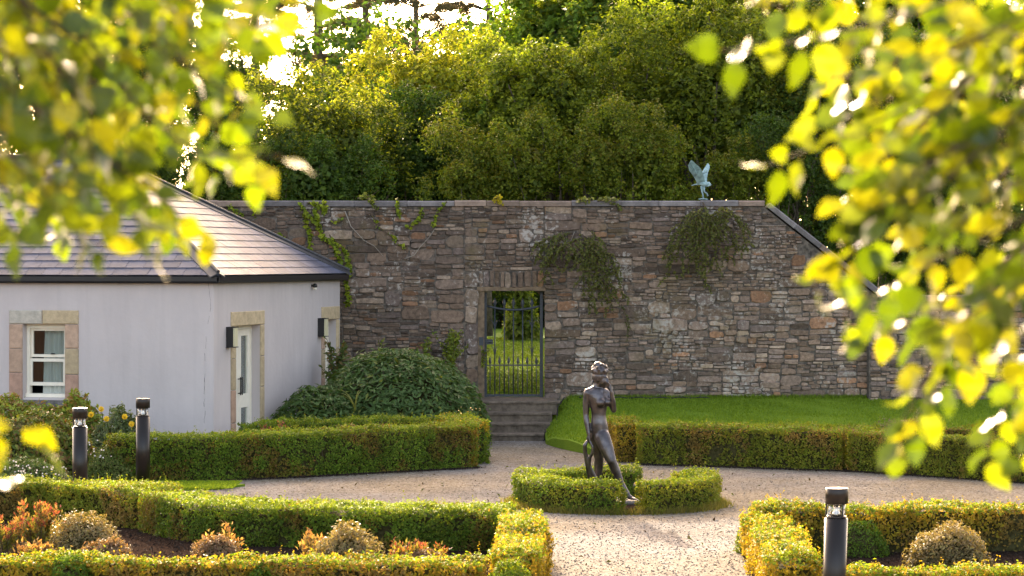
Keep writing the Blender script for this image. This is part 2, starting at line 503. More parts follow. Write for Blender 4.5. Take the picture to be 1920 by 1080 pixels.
rng = np.random.default_rng(5)
def grass_blades(name, label, pts, h, rng, dens_col=((0.12, 0.20, 0.014), (0.24, 0.33, 0.03)), w=0.012):
    n = len(pts)
    hh = h * rng.uniform(0.5, 1.3, n)
    d = rng.normal(size=(n, 2)) * 0.35
    a = rng.uniform(0, 6.28, n)
    wv = np.c_[np.cos(a), np.sin(a), 0 * a] * w
    tip = pts + np.c_[d * hh[:, None], hh]
    v = np.stack([pts - wv, pts + wv, tip], 1).reshape(-1, 3)
    t = rng.uniform(0, 1, (n, 1))
    c = np.array(dens_col[0]) * (1 - t) + np.array(dens_col[1]) * t
    mb = MB(); mb.add(v, np.arange(n * 3).reshape(n, 3), c)
    o = mb.build(name, M['grassblade'], kind='stuff')
    tag(o, label, 'grass', kind='stuff')
    return o
n = 60000
q = rng.integers(0, len(LAWN_V), n)
px_ = rng.uniform(0.5, 9.5, n); py_ = rng.uniform(40.4, WY - 0.03, n)
px_ = px_ + np.clip(1.0 - (px_ - 0.62) / 1.6, 0, 1) * (0.10 + 0.9 * np.clip((43.2 - py_) / 3.0, 0, 1) ** 1.3)
pts = np.c_[px_, py_, lawn_z(px_, py_)]
grass_blades('lawn_grass', 'short mown grass on the bank below the stone wall', pts, 0.035, rng)
n = 5000
px_ = rng.uniform(0.9, 7.0, n); pts = np.c_[px_, WY - 0.02 - rng.exponential(0.03, n), 0 * px_]
pts[:, 2] = lawn_z(pts[:, 0], pts[:, 1])
grass_blades('wall_foot_grass', 'longer unmown grass fringe along the foot of the stone wall', pts, 0.085, rng, w=0.008)
# little grass patch beside the bollard
mb = MB(); poly = [(-5.35, 34.3), (-4.0, 34.55), (-3.66, 35.1), (-3.95, 35.45), (-5.3, 35.5)]
mb.add([(x, y, 0.03) for x, y in poly] + [(x, y, -0.01) for x, y in poly],
       [tuple(range(5))] + [(k, (k + 1) % 5, 5 + (k + 1) % 5, 5 + k) for k in range(5)])
struct(mb.build('grass_verge', M['grass']))
pts = np.c_[rng.uniform(-5.3, -3.75, 5000), rng.uniform(34.4, 35.5, 5000), np.full(5000, 0.03)]
grass_blades('verge_grass', 'small patch of bright short grass behind the taller left bollard', pts, 0.03, rng)
n = 30000
pts = np.c_[rng.uniform(-1.6, 1.6, n), rng.uniform(WY + 0.6, 82, n), np.full(n, UP)]
grass_blades('park_grass', 'grass of the park seen through the iron gate', pts, 0.03, rng, ((.06, .115, .01), (.11, .17, .018)), w=0.015)  # blade colours darkened to stand for shade

# loose pebbles
n = 26000
yy = 22.5 / (1 - rng.uniform(0, 1, n) * (1 - 22.5 / 44.0))
xx = rng.uniform(-0.16, 0.205, n) * yy
r_ = rng.uniform(0.006, 0.015, n)
base = np.array([(1, 0, 0), (0, 1, 0), (-1, 0, 0), (0, -1, 0), (0.1, 0.1, 0.75)])
ang = rng.uniform(0, 6.28, n)
ca, sa = np.cos(ang), np.sin(ang)
v = np.empty((n, 5, 3))
for k in range(5):
    b_ = base[k]
    v[:, k, 0] = xx + r_ * (b_[0] * ca - b_[1] * sa)
    v[:, k, 1] = yy + r_ * (b_[0] * sa + b_[1] * ca) * 0.8
    v[:, k, 2] = 0.001 + r_ * b_[2]
fidx = np.array([(0, 1, 4), (1, 2, 4), (2, 3, 4), (3, 0, 4)])
fa = (np.arange(n)[:, None, None] * 5 + fidx[None]).reshape(-1, 3)
t = rng.uniform(0, 1, (n, 1))
c = np.array([0.10, 0.08, 0.065]) * (1 - t) + np.array([0.36, 0.31, 0.265]) * t
mb = MB(); mb.add(v.reshape(-1, 3), fa, np.repeat(c, 4, axis=0))
o = mb.build('pebbles', M['pebble'], kind='stuff'); tag(o, 'loose pale pebbles strewn over the gravel court', 'pebbles', kind='stuff')

# planting beds (soil a little above the gravel)
def bed(poly, z=0.035):
    k = len(poly)
    mb = MB()
    mb.add([(x, y, z) for x, y in poly] + [(x, y, -0.01) for x, y in poly],
           [tuple(range(k))] + [(i, (i + 1) % k, k + (i + 1) % k, k + i) for i in range(k)])
    return struct(mb.build('planting_bed', M['soil']))
bed([(-6.5, 22.3), (0.35, 22.3), (0.35, 27.9), (-3.4, 28.2), (-5.3, 31.1), (-6.6, 31.0)])
bed([(2.25, 22.0), (6.5, 22.0), (6.5, 27.9), (2.45, 27.8)])
bed([(-5.6, 35.65), (-3.2, 36.65), (-0.62, 38.4), (-0.75, 41.0), (-0.5, 43.8), (-0.62, WY), (-3.0, WY), (-4.55, 39.6), (-9, 41), (-9, 35.5)], 0.02)
bed([(1.75, 40.4), (2.1, 39.0), (5.0, 37.75), (7.6, 35.5), (9.2, 40.4), (1.8, 40.6)], 0.02)
bed([(1.32 + 1.2 * math.cos(a), 32.5 + 1.2 * math.sin(a)) for a in np.linspace(0, 2 * np.pi, 24, endpoint=False)], 0.03)

# ------------------------------------------------------------------ garden wall
def sl_top(x):
    """height of the wall's top (under the coping) along its length"""
    T0 = 4.07
    xa, xb = 4.54, 6.62
    zb = 2.42
    return T0 if x < xa else (zb if x > xb else T0 + (zb - T0) * (x - xa) / (xb - xa))

wall = thing('garden_wall', 'tall old rubble stone wall with sloping end and iron gate in it', 'wall', (0, WY, UP))
gx0, gx1, gz1 = -0.60, 0.575, 2.56     # gateway
zb_ = 0.45
WT = 0.5
mb = MB()
def prism_y(poly, y0, y1, m, c=None):
    k = len(poly)
    m.add([(x, y0, z) for x, z in poly] + [(x, y1, z) for x, z in poly],
          [tuple(range(k)), tuple(range(2 * k - 1, k - 1, -1))] + [(i, k + i, k + (i + 1) % k, (i + 1) % k) for i in range(k)], c)
prism_y([(-13, zb_), (gx0 - .02, zb_), (gx0 - .02, 4.07), (-13, 4.07)], WY, WY + WT, mb)
prism_y([(gx0 - .02, gz1 + .02), (gx1 + .02, gz1 + .02), (gx1 + .02, 4.07), (gx0 - .02, 4.07)], WY, WY + WT, mb)
prism_y([(gx1 + .02, zb_), (6.62, zb_), (6.62, 2.42), (4.54, 4.07), (gx1 + .02, 4.07)], WY, WY + WT, mb)
prism_y([(6.40, zb_ - .1), (16, zb_ - .1), (16, 2.36), (6.40, 2.36)], WY - 0.30, WY + WT - .05, mb)
mb.build('mortar', M['mortar'], wall)

rng = np.random.default_rng(11)
def stone_col(x, z, rng):
    t = rng.uniform()
    g = rng.uniform(0.045, 0.16)
    c = np.array([g * 1.18, g * 1.0, g * 0.86])
    if t < 0.06: c = np.array([0.20, 0.13, 0.085]) * rng.uniform(0.55, 1.1)      # rust
    elif t < 0.34: c = np.array([0.145, 0.118, 0.095]) * rng.uniform(0.6, 1.15)     # brown
    elif t < 0.50: c = np.array([0.20, 0.175, 0.145]) * rng.uniform(0.7, 1.25)     # buff
    elif t < 0.60: c = np.array([0.125, 0.110, 0.104]) * rng.uniform(0.6, 1.2)      # blue slate
    # the lower right of the wall is limewashed and paler, the left is sooty
    k = 0.80 + 0.50 * np.clip((x + 1.5) / 6, 0, 1) * np.clip(1.25 - (z - 0.6) / 3.2, 0, 1)
    return c * k * np.array([1.46, 1.20, 1.04])

WARP = lambda x, z: 0.03 * math.sin(x * 1.7 + z * 2.1) + 0.02 * math.sin(x * 4.3 + 1.0 + z) + 0.012 * math.sin(x * 9.1 + 2 * z)
def stone_mesh(x0, x1, z0, z1, y, rng, proud=None):
    """one rubble stone: an irregular outline, a rounded arris and a slightly domed face"""
    g = 0.008
    x0 += g * rng.uniform(.3, 1.6); x1 -= g * rng.uniform(.3, 1.6); z0 += g * rng.uniform(.2, 1.1); z1 -= g * rng.uniform(.2, 1.1)
    x1, z1 = max(x1, x0 + .015), max(z1, z0 + .015)
    w, h = x1 - x0, z1 - z0
    j = min(w, h) * 0.16
    pr = rng.uniform(0.006, 0.038) if proud is None else proud
    out = []
    for (a, b) in ((0, 0), (.33, 0), (.7, 0), (1, 0), (1, .5), (1, 1), (.64, 1), (.3, 1), (0, 1), (0, .5)):
        corner = a in (0, 1) and b in (0, 1)
        x = x0 + a * w + rng.uniform(-j, j) * .6 + ((.5 - a) * j * 1.1 if corner else 0)
        z = z0 + b * h + rng.uniform(-j, j) * .6 + ((.5 - b) * j * 1.1 if corner else 0)
        out.append((x, z))
    cx, cz = (x0 + x1) / 2, (z0 + z1) / 2
    tilt_x, tilt_z = rng.uniform(-.012, .012), rng.uniform(-.012, .012)
    k = len(out)
    ins = min(0.28, 0.012 / max(h, 0.03) + 0.06)
    V = []
    for x, z in out: V.append((x, y + 0.03, z + WARP(cx, cz)))
    for x, z in out: V.append((x, y - pr * 0.55, z + WARP(cx, cz)))
    for x, z in out:
        xx, zz = x + (cx - x) * ins * h / max(w, h), z + (cz - z) * ins
        V.append((xx, y - pr + tilt_x * (xx - cx) / w * 2 + tilt_z * (zz - cz) / h * 2, zz + WARP(cx, cz)))
    Fc = [(i, (i + 1) % k, k + (i + 1) % k, k + i) for i in range(k)] + [(k + i, k + (i + 1) % k, 2 * k + (i + 1) % k, 2 * k + i) for i in range(k)]
    Fc.append(tuple(2 * k + i for i in range(k)))
    return V, Fc

stones = []
def fill(xa, xb, za, zb, y, topf=None):
    """coursed rubble: bands of cells, each cell one block or a few thin slabs"""
    z = za
    while z < zb - 0.04:
        bh = rng.uniform(0.15, 0.31)
        if z + bh > zb - 0.08: bh = zb - z
        x = xa - rng.uniform(0, .25)
        while x < xb - .02:
            cw = rng.uniform(0.22, 0.75)
            x1 = min(x + cw, xb)
            if xb - x1 < 0.12: x1 = xb
            xs_ = max(x, xa)
            u = rng.uniform()
            nl = 1 if (u < .10) else (2 if u < .38 else (3 if u < .75 or bh < .22 else 4))
            if nl == 1 and rng.uniform() < .35 and bh > .17: nl = 2
            cuts = np.sort(rng.uniform(.25, .75, nl - 1)) if nl == 2 else (np.array([rng.uniform(.25, .4), rng.uniform(.6, .75)]) if nl == 3 else (np.array([rng.uniform(.2, .3), rng.uniform(.45, .55), rng.uniform(.7, .8)]) if nl == 4 else np.array([])))
            lv = np.concatenate([[0], cuts, [1]]) * bh + z
            for i in range(nl):
                hh = lv[i + 1] - lv[i]
                m_ = max(1, int(round((x1 - xs_) / (hh * rng.uniform(1.7, 5.0)))))
                cc = np.linspace(xs_, x1, m_ + 1)
                cc[1:-1] += rng.uniform(-.2, .2, m_ - 1) * (x1 - xs_) / m_
                for k in range(m_):
                    stones.append((cc[k], cc[k + 1], lv[i], lv[i + 1], y))
            x = x1
        z += bh
fill(-6.2, gx0 - .26, 0.50, 4.07, WY)
fill(gx1 + .005, 6.42, 0.50, 4.07, WY)
fill(gx0 - .26, gx1 + .005, 2.92, 4.07, WY)
fill(6.42, 9.6, 0.48, 2.36, WY - 0.30)
# squared jamb blocks left of the gate, and the flat arch of upright stones over it
z = 0.5
while z < 2.9:
    h = rng.uniform(.22, .36); h = 2.92 - z if z + h > 2.75 else h
    stones.append((gx0 - .26, gx0, z, z + h, WY)); z += h
x = gx0
while x < gx1 - .01:
    w = rng.uniform(.08, .15); w = gx1 - x if x + w > gx1 - .06 else w
    stones.append((x, x + w, gz1 + .06, 2.92, WY)); x += w
keep = []
for s_ in stones:
    xm = (s_[0] + s_[1]) / 2
    if s_[4] == WY and s_[1] > 4.5:
        if s_[3] > sl_top(s_[1]) + 0.06 and s_[2] > sl_top(s_[1]) - 0.05: continue
        if s_[3] > sl_top(s_[1]):
            s_ = (s_[0], s_[1], s_[2], max(s_[2] + .03, sl_top(s_[1])), s_[4])
    keep.append(s_)
stones = keep
def vis_area(s_):
    px = 960 + (s_[0] + s_[1]) / 2 / WY * F
    py = HY + (H - (s_[2] + s_[3]) / 2) / WY * F
    a = (s_[1] - s_[0]) * (s_[3] - s_[2])
    if px < 440 or px > 1740: return a * .01
    if px < 640 and py > 515: return a * .01
    if px < 900 and py > 670: return a * .05
    if px > 1560: return a * .2
    return a
order = sorted(range(len(stones)), key=lambda i: -vis_area(stones[i]))
rest = MB()
for rank, i in enumerate(order):
    x0, x1, z0, z1, y = stones[i]
    V, Fc = stone_mesh(x0, x1, z0, z1, y, rng)
    c = stone_col((x0 + x1) / 2, (z0 + z1) / 2, rng)
    if rank < 300:
        m_ = MB(); m_.add(V, Fc, c); m_.build('stone', M['stone'], wall)
    else:
        rest.add(V, Fc, c)
rest.build('small_stones', M['stone'], wall, kind='stuff', label='small thin rubble stones of the wall')
# reveal of the gateway, lintel, left timber post
mb = MB(); mb.box(gx0 - .03, gx1 + .03, WY - .02, WY + WT + .01, gz1 - .012, gz1 + .06)
mb.build('lintel', M['timber'], wall)
mb = MB(); mb.box(gx0 - .015, gx0 + .10, WY + .02, WY + .30, 0.52, gz1 - .013)
mb.build('gate_post', M['timber'], wall)
# coping stones
def coping(xa, za, xb, zb, yf):
    Lh = math.hypot(xb - xa, zb - za); d = np.array([(xb - xa) / Lh, 0, (zb - za) / Lh]); up = np.array([-d[2], 0, d[0]])
    s = 0.0
    while s < Lh - .01:
        l = rng.uniform(.55, .95)
        if s + l > Lh - .3: l = Lh - s
        th = 0.10 * rng.uniform(.92, 1.08)
        o_ = np.array([xa, yf - .045 + rng.uniform(-.008, .008), za]) + d * (s + .004) + up * rng.uniform(-.004, .006)
        a_, b_, n_ = d * (l - .008), np.array([0, WT + .09, 0]), up * th
        V = []
        for t in (0, 1):
            for (ky, kz) in ((0, 0), (0, .75), (.04, 1), (.96, 1), (1, .75), (1, 0)):
                V.append(o_ + a_ * t + b_ * ky + n_ * kz)
        Fc = [(0, 1, 2, 3, 4, 5), (11, 10, 9, 8, 7, 6)] + [(i, 6 + i, 6 + (i + 1) % 6, (i + 1) % 6) for i in range(6)]
        g = rng.uniform(.7, 1.2)
        c = np.array([.19, .165, .16]) * g if rng.uniform() < .75 else np.array([.24, .17, .13]) * g
        m_ = MB(); m_.add(V, Fc, c); m_.build('coping_stone', M['coping'], wall)
        s += l
coping(-7.5, 4.075, 4.56, 4.075, WY)
coping(4.60, 4.06, 6.60, 2.47, WY)
coping(6.62, 2.37, 9.8, 2.37, WY - .30)

# ------------------------------------------------------------------ iron gate
YG = WY + 0.20
def gp(u, v):
    return P(870 + u / 3.375, 520 + v / 3.375, YG)
gate = thing('iron_gate', 'black wrought iron gate with spear heads in the stone gateway', 'gate', (0, YG, UP))
def bar(name, u0, v0, u1, v1, r, sides=6):
    m_ = MB(); m_.tube([gp(u0, v0), gp(u1, v1)], r, sides); return m_.build(name, M['iron'], gate, smooth=True)
for (u, w) in ((137, .022), (490, .028)):
    a, b = gp(u, 762), gp(u, 92 if u > 300 else 95)
    m_ = MB(); m_.box(a[0] - w, a[0] + w, YG - .025, YG + .025, a[2], b[2]); m_.build('stile', M['iron'], gate)
for (v, h) in ((747, .022), (556, .011)):
    a, b = gp(145, v), gp(482, v)
    m_ = MB(); m_.box(a[0], b[0], YG - .017, YG + .017, a[2] - h, a[2] + h); m_.build('rail', M['iron'], gate)
m_ = MB(); us = np.linspace(145, 484, 15)
m_.tube([gp(u, 180 + 26 * (1 - ((u - 314) / 170) ** 2)) for u in us], .024, 6)
m_.build('curved_rail', M['iron'], gate, smooth=True)
def spear(u, v0, v1, w):
    m_ = MB(); a, b = gp(u, v0), gp(u, v1); hh = b[2] - a[2]
    pr = [(.004, a[2]), (w * .45, a[2] + hh * .08), (w * .5, a[2] + hh * .14), (w * .35, a[2] + hh * .2), (w * .9, a[2] + hh * .38), (w, a[2] + hh * .5), (w * .62, a[2] + hh * .76), (.002, b[2])]
    m_.lathe(pr, a[0], a[1], 8); return m_.build('spear_head', M['iron'], gate, smooth=True)
for u in (195, 255, 313, 371, 430):
    bar('bar', u, 747, u, 190, .013)
    spear(u, 200 - (4 if u in (195, 430) else 0), 128, .035)
for u in (165, 225, 283, 341, 400, 458):
    bar('short_bar', u, 747, u, 556, .0095)
    spear(u, 562, 500, .027)
for u0, sg in ((195, 1), (430, 1), (195, -1), (430, -1)):        # leaf scrolls on the outer long bars
    m_ = MB(); m_.tube([gp(u0 + sg * d, v) for d, v in ((0, 345), (6, 300), (16, 275), (28, 270), (33, 283))], [.009, .009, .008, .007, .005], 5)
    m_.build('scroll', M['iron'], gate, smooth=True)
    m_ = MB(); m_.tube([gp(u0 + sg * d, v) for d, v in ((0, 500), (7, 455), (15, 438), (24, 440))], [.009, .009, .007, .004], 5)
    m_.build('scroll', M['iron'], gate, smooth=True)
a, b = gp(96, 428), gp(124, 376)
m_ = MB(); m_.box(a[0], b[0], YG - .20, YG - .05, a[2], b[2]); m_.build('lock_keep', M['iron'], gate)
a, b = gp(126, 424), gp(184, 392)
m_ = MB(); m_.box(a[0], b[0], YG - .045, YG + .03, a[2], b[2]); m_.tube([gp(175, 408) - np.array([0, .05, 0]), gp(175, 408) - np.array([0, .10, 0]), gp(150, 408) - np.array([0, .11, 0])], .012, 6)
m_.build('latch', M['iron'], gate)

# ------------------------------------------------------------------ steps
steps = thing('stone_steps', 'four worn stone steps rising from the gravel to the gate', 'steps', (0, 44.5, 0))
rs = np.random.default_rng(3)
for k, (yf, zt, xl, xr) in enumerate(((43.9, .125, -.62, .55), (44.28, .285, -.60, .66), (44.66, .445, -.58, .70), (45.04, .62, -.56, .80))):
    m_ = MB()
    zl = 0 if k == 0 else (.0, .125, .285, .445)[k] - .06
    prof = [(yf + .015, zl), (yf + .012, zt - .045), (yf - .012, zt - .04), (yf - .012, zt - .01), (yf, zt), (yf + .42 if k < 3 else WY + .36, zt), (yf + .42 if k < 3 else WY + .36, zl)]
    xs_ = np.linspace(xl, xr, 12)
    V = [(x, y + rs.uniform(-.006, .006), z + rs.uniform(-.004, .003)) for x in xs_ for (y, z) in prof]
    kk = len(prof)
    Fc = [(i * kk + j, i * kk + (j + 1) % kk, (i + 1) * kk + (j + 1) % kk, (i + 1) * kk + j) for i in range(11) for j in range(kk)]
    Fc += [tuple(range(kk - 1, -1, -1)), tuple(11 * kk + j for j in range(kk))]
    g = rs.uniform(.85, 1.1)
    m_.add(V, Fc, np.array([.155, .118, .088]) * g); m_.build('step', M['step'], steps)
m_ = MB(); m_.tube([P(1058, 745, 45.9), P(1046, 762, 45.0), P(1044, 790, 44.6), P(1032, 815, 44.2), P(1019, 826, 43.86)], .012, 5)
o = m_.build('black_hose', M['black'], smooth=True); tag(o, 'thin black hose lying down the right side of the steps', 'hose')
o.location = (0, 0, 0)
m_ = MB(); hp = []
for px in np.linspace(1085, 1330, 30):
    x = (px - 960) / F * 46.05; y = 46.03 + .03 * math.sin(px * .05)
    hp.append((x, y, float(lawn_z(np.array([x]), np.array([y]))[0]) + .02 + .02 * math.sin(px * .08) ** 2))
m_.tube(hp, .011, 5); o = m_.build('black_hose', M['black'], smooth=True); tag(o, 'thin black hose lying in the grass along the wall foot', 'hose')

# ------------------------------------------------------------------ house
A = np.array([-4.63, 39.7, 0.0])
d2 = np.array([.246, .969, 0.0])                # right front, receding towards the wall
d1 = np.array([-.969, .246, 0.0])               # left front
n1 = -d2; n2 = -d1                              # outward normals
L1, L2 = 9.5, 6.3
EZ = 2.80                                       # eaves
UPV = np.array([0, 0, 1.0])
house = thing('garden_house', 'low lavender painted house with hipped slate roof', 'house', A)
def s_on(px, d):
    k = (px - 960) / F
    return (k * A[1] - A[0]) / (d[0] - k * d[1])
w0, w1 = s_on(122, d1), s_on(43, d1)            # window opening along the left front
wz0, wz1 = 0.93, 2.09
dz1 = 2.05
doors = [(0.95, 2.10), (5.42, 6.07)]
TH = 0.30
def facade(openings, d, n, L, s0=0.0):
    m_ = MB()
    cuts = sorted(set([s0, L] + [o[0] for o in openings] + [o[1] for o in openings]))
    for a, b in zip(cuts[:-1], cuts[1:]):
        op = [o for o in openings if o[0] <= a + 1e-6 and o[1] >= b - 1e-6]
        spans = [(0, EZ)] if not op else [(0, op[0][2]), (op[0][3], EZ)]
        for z0, z1 in spans:
            if z1 - z0 > .01:
                m_.obox(A + d * a + UPV * z0, d * (b - a), UPV * (z1 - z0), -n * TH)
    return m_
facade([(w0, w1, wz0, wz1)], d1, n1, L1).build('wall', M['render'], house)
facade([(a, b, 0.0, dz1) for a, b in doors], d2, n2, L2, s0=TH).build('wall', M['render'], house)
# outer skin at the corner so that the return is flush; back walls, floor and ceiling close the room
m_ = MB()
m_.obox(A + d1 * L1, d2 * L2, UPV * EZ, n2 * TH)
m_.obox(A + d2 * L2 + d1 * TH, d1 * (L1 - TH), UPV * EZ, -d2 * TH)
m_.build('wall', M['render'], house)
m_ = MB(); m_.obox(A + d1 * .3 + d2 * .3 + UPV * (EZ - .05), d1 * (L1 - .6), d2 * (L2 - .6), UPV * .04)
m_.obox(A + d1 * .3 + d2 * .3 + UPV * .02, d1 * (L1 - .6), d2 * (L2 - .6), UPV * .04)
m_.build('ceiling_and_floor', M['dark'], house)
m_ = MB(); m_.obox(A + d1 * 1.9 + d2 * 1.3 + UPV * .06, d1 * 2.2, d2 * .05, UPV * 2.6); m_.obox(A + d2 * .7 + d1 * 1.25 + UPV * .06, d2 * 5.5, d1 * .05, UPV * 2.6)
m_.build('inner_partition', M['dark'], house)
# hairline crack in the render by the corner
m_ = MB(); rr = np.random.default_rng(8)
zz = np.linspace(2.75, .25, 40); off = np.cumsum(rr.normal(0, .009, 40)); off = .10 + off - np.linspace(0, off[-1], 40) + np.linspace(0, .05, 40)
for i in range(39):
    if rr.uniform() < .3: continue
    w_ = .002 + .004 * rr.uniform() ** 2
    p0 = A + d1 * off[i] + n1 * .0025 + UPV * zz[i]; p1 = A + d1 * off[i + 1] + n1 * .0025 + UPV * zz[i + 1]
    m_.add([p0, p0 + d1 * w_, p1 + d1 * w_, p1], [(0, 1, 2, 3)])
m_.build('crack', M['soil'], house)

rngh = np.random.default_rng(21)
def block(parent, a, b, z0, z1, d, n, out=.025, depth=.0, tone=None):
    """one dressed sandstone block of a door or window surround"""
    m_ = MB(); g = .004
    t = rngh.uniform()
    c = np.array([.50, .385, .24]) * rngh.uniform(.8, 1.12) if t < .8 else np.array([.46, .31, .22]) * rngh.uniform(.85, 1.1)
    if tone is not None: c = np.array(tone)
    o_ = A + d * (a + g) + UPV * (z0 + g) - n * depth
    e = .012
    aw, hz = b - a - 2 * g, z1 - z0 - 2 * g
    t_ = out + depth
    V = []
    for (i, j) in ((0, 0), (1, 0), (1, 1), (0, 1)): V.append(o_ + d * aw * i + UPV * hz * j)
    for (i, j) in ((0, 0), (1, 0), (1, 1), (0, 1)): V.append(o_ + d * aw * i + UPV * hz * j + n * (t_ - e))
    for (i, j) in ((0, 0), (1, 0), (1, 1), (0, 1)): V.append(o_ + d * (aw * i + (e if i == 0 else -e)) + UPV * (hz * j + (e if j == 0 else -e)) + n * t_)
    Fc = [(0, 3, 2, 1), (8, 9, 10, 11)]
    for r_ in (0, 4):
        for i in range(4):
            k2 = (i + 1) % 4; Fc.append((r_ + i, r_ + k2, r_ + 4 + k2, r_ + 4 + i))
    m_.add(V, Fc, c)
    return m_.build('surround_stone', M['sandstone'], parent)

# window
win = thing('w', '', '')   # placeholder replaced below
bpy.data.objects.remove(win)
def fbox(m_, d, n, a, b, z0, z1, inn, out):
    """box on a front: along a..b, height z0..z1, from inn to out along the outward normal"""
    m_.obox(A + d * a + UPV * z0 + n * inn, d * (b - a), UPV * (z1 - z0), n * (out - inn))
rv = -.13
m_ = MB()
fw = .055
fbox(m_, d1, n1, w0 + .003, w0 + fw, wz0 + .06, wz1 - .003, rv - .10, rv)
fbox(m_, d1, n1, w1 - fw, w1 - .003, wz0 + .06, wz1 - .003, rv - .10, rv)
fbox(m_, d1, n1, w0 + fw, w1 - fw, wz1 - .07, wz1 - .003, rv - .10, rv)
fbox(m_, d1, n1, w0 + .003, w1 - .003, wz0 + .003, wz0 + .06, rv - .10, rv + .05)
window = m_.build('window', M['white'], house)
zm = 1.50
def sash(z0, z1, inn, out, b0, b1):
    m_ = MB(); a, b = w0 + fw + .002, w1 - fw - .002
    fbox(m_, d1, n1, a, a + .038, z0, z1, inn, out); fbox(m_, d1, n1, b - .038, b, z0, z1, inn, out)
    fbox(m_, d1, n1, a + .038, b - .038, z1 - b1, z1, inn, out); fbox(m_, d1, n1, a + .038, b - .038, z0, z0 + b0, inn, out)
    m_.build('sash', M['white'], window)
    m_ = MB(); fbox(m_, d1, n1, a + .037, b - .037, z0 + b0 - .001, z1 - b1 + .001, inn + .014, inn + .018); m_.build('pane', M['glass'], window)
sash(1.565, wz1 - .072, rv - .085, rv - .05, .045, .035)          # top sash, slightly lowered
sash(1.115, 1.545, rv - .045, rv - .012, .055, .05)               # lower sash, raised a hand's width
m_ = MB(); fbox(m_, d1, n1, w0 + .25, w0 + .31, 1.61, 1.63, rv - .05, rv - .02); m_.build('catch', M['black'], window)
# surround stones
jw = .235
xl, xr = w0 - jw, w1 + jw
xmid = xl + (xr - xl) * .52
block(house, xl, xmid, wz1, wz1 + .225, d1, n1, depth=.14); block(house, xmid, xr, wz1, wz1 + .225, d1, n1, depth=.14, tone=(.47, .42, .35))
for (a, b) in ((xl, w0), (w1, xr)):
    z = wz0 - .03
    for h in ((.40, .41, .41) if a < w0 - .1 else (.42, .38, .39)):
        tone = None
        if z < 1: tone = (.42, .26, .19)
        z1 = min(z + h, wz1); block(house, a, b, z, z1, d1, n1, depth=.14, tone=tone); z = z1
m_ = MB(); fbox(m_, d1, n1, xl - .02, xr + .02, wz0 - .16, wz0 - .034, -.13, .06); m_.build('window_sill', M['rock'], house)
# net curtain, drawn to one side
cur = MB(); ss = np.linspace(w0 + .02, w0 + .50, 46)
V = []
for s in ss:
    t = (s - w0) / .52
    for z in (.96, 1.5, 2.06):
        sag = .04 * (1 - (z - .96) / 1.1) * (t > .8)
        V.append(A + d1 * (s + sag) + n1 * (rv - .19 + .022 * math.sin(s * 75) + .01 * math.sin(s * 31)) + UPV * z)
cur.add(V, [(i * 3 + j, (i + 1) * 3 + j, (i + 1) * 3 + j + 1, i * 3 + j + 1) for i in range(45) for j in range(2)])
o = cur.build('curtain', M['curtain'], smooth=True); tag(o, 'pale net curtain hanging inside the sash window', 'curtain')

# doors with sandstone surrounds
def make_door(a, b, full, jambw):
    m_ = MB(); rvd = -.138
    fbox(m_, d2, n2, a + .003, a + .05, .02, dz1 - .003, rvd - .09, rvd); fbox(m_, d2, n2, b - .05, b - .003, .02, dz1 - .003, rvd - .09, rvd)
    fbox(m_, d2, n2, a + .05, b - .05, dz1 - .06, dz1 - .003, rvd - .09, rvd)
    door = m_.build('door', M['white'], house)
    leaves_ = [(a + .053, (a + b) / 2 - .003), ((a + b) / 2 + .003, b - .053)] if full else [(a + .053, b - .053)]
    for li, (p, q) in enumerate(leaves_):
        m_ = MB(); st = .105 if full else .08
        fbox(m_, d2, n2, p, p + st, .03, dz1 - .064, rvd - .06, rvd - .012); fbox(m_, d2, n2, q - st, q, .03, dz1 - .064, rvd - .06, rvd - .012)
        for z0, z1 in ((.03, .22), (.72, .94), (1.88, dz1 - .064)):
            fbox(m_, d2, n2, p + st, q - st, z0, z1, rvd - .06, rvd - .012)
        m_.build('door_leaf', M['white'], door)
        for z0, z1 in ((.22, .72), (.94, 1.88)):
            m_ = MB(); fbox(m_, d2, n2, p + st - .001, q - st + .001, z0 - .001, z1 + .001, rvd - .04, rvd - .035); m_.build('pane', M['glass'], door)
            m_ = MB(); fbox(m_, d2, n2, p + st + .002, q - st - .002, z0 + .002, z1 - .002, rvd - .075, rvd - .07); m_.build('blind', M['curtain'], door)
        m_ = MB(); hs = q - .035 if li == 0 else p + .035
        m_.tube([A + d2 * hs + n2 * (rvd + .035) + UPV * .93, A + d2 * hs + n2 * (rvd + .035) + UPV * 1.22], .011, 6)
        for zz_ in (.96, 1.19):
            m_.tube([A + d2 * hs + n2 * (rvd - .012) + UPV * zz_, A + d2 * hs + n2 * (rvd + .035) + UPV * zz_], .008, 6)
        m_.build('handle', M['black'], door)
    block(house, a - jambw, b + jambw * .95, dz1, dz1 + .235, d2, n2, depth=.14, tone=(.52, .40, .25))
    for (p, q) in ((a - jambw, a), (b, b + jambw * .9)):
        z = .02
        for h in (.50, .52, .50, .51):
            block(house, p, q, z, min(z + h, dz1), d2, n2, depth=.14, tone=(.40, .26, .18) if (z < .9 and p < a) or z < .5 else None); z = min(z + h, dz1)
make_door(*doors[0], True, .20)
make_door(*doors[1], False, .17)

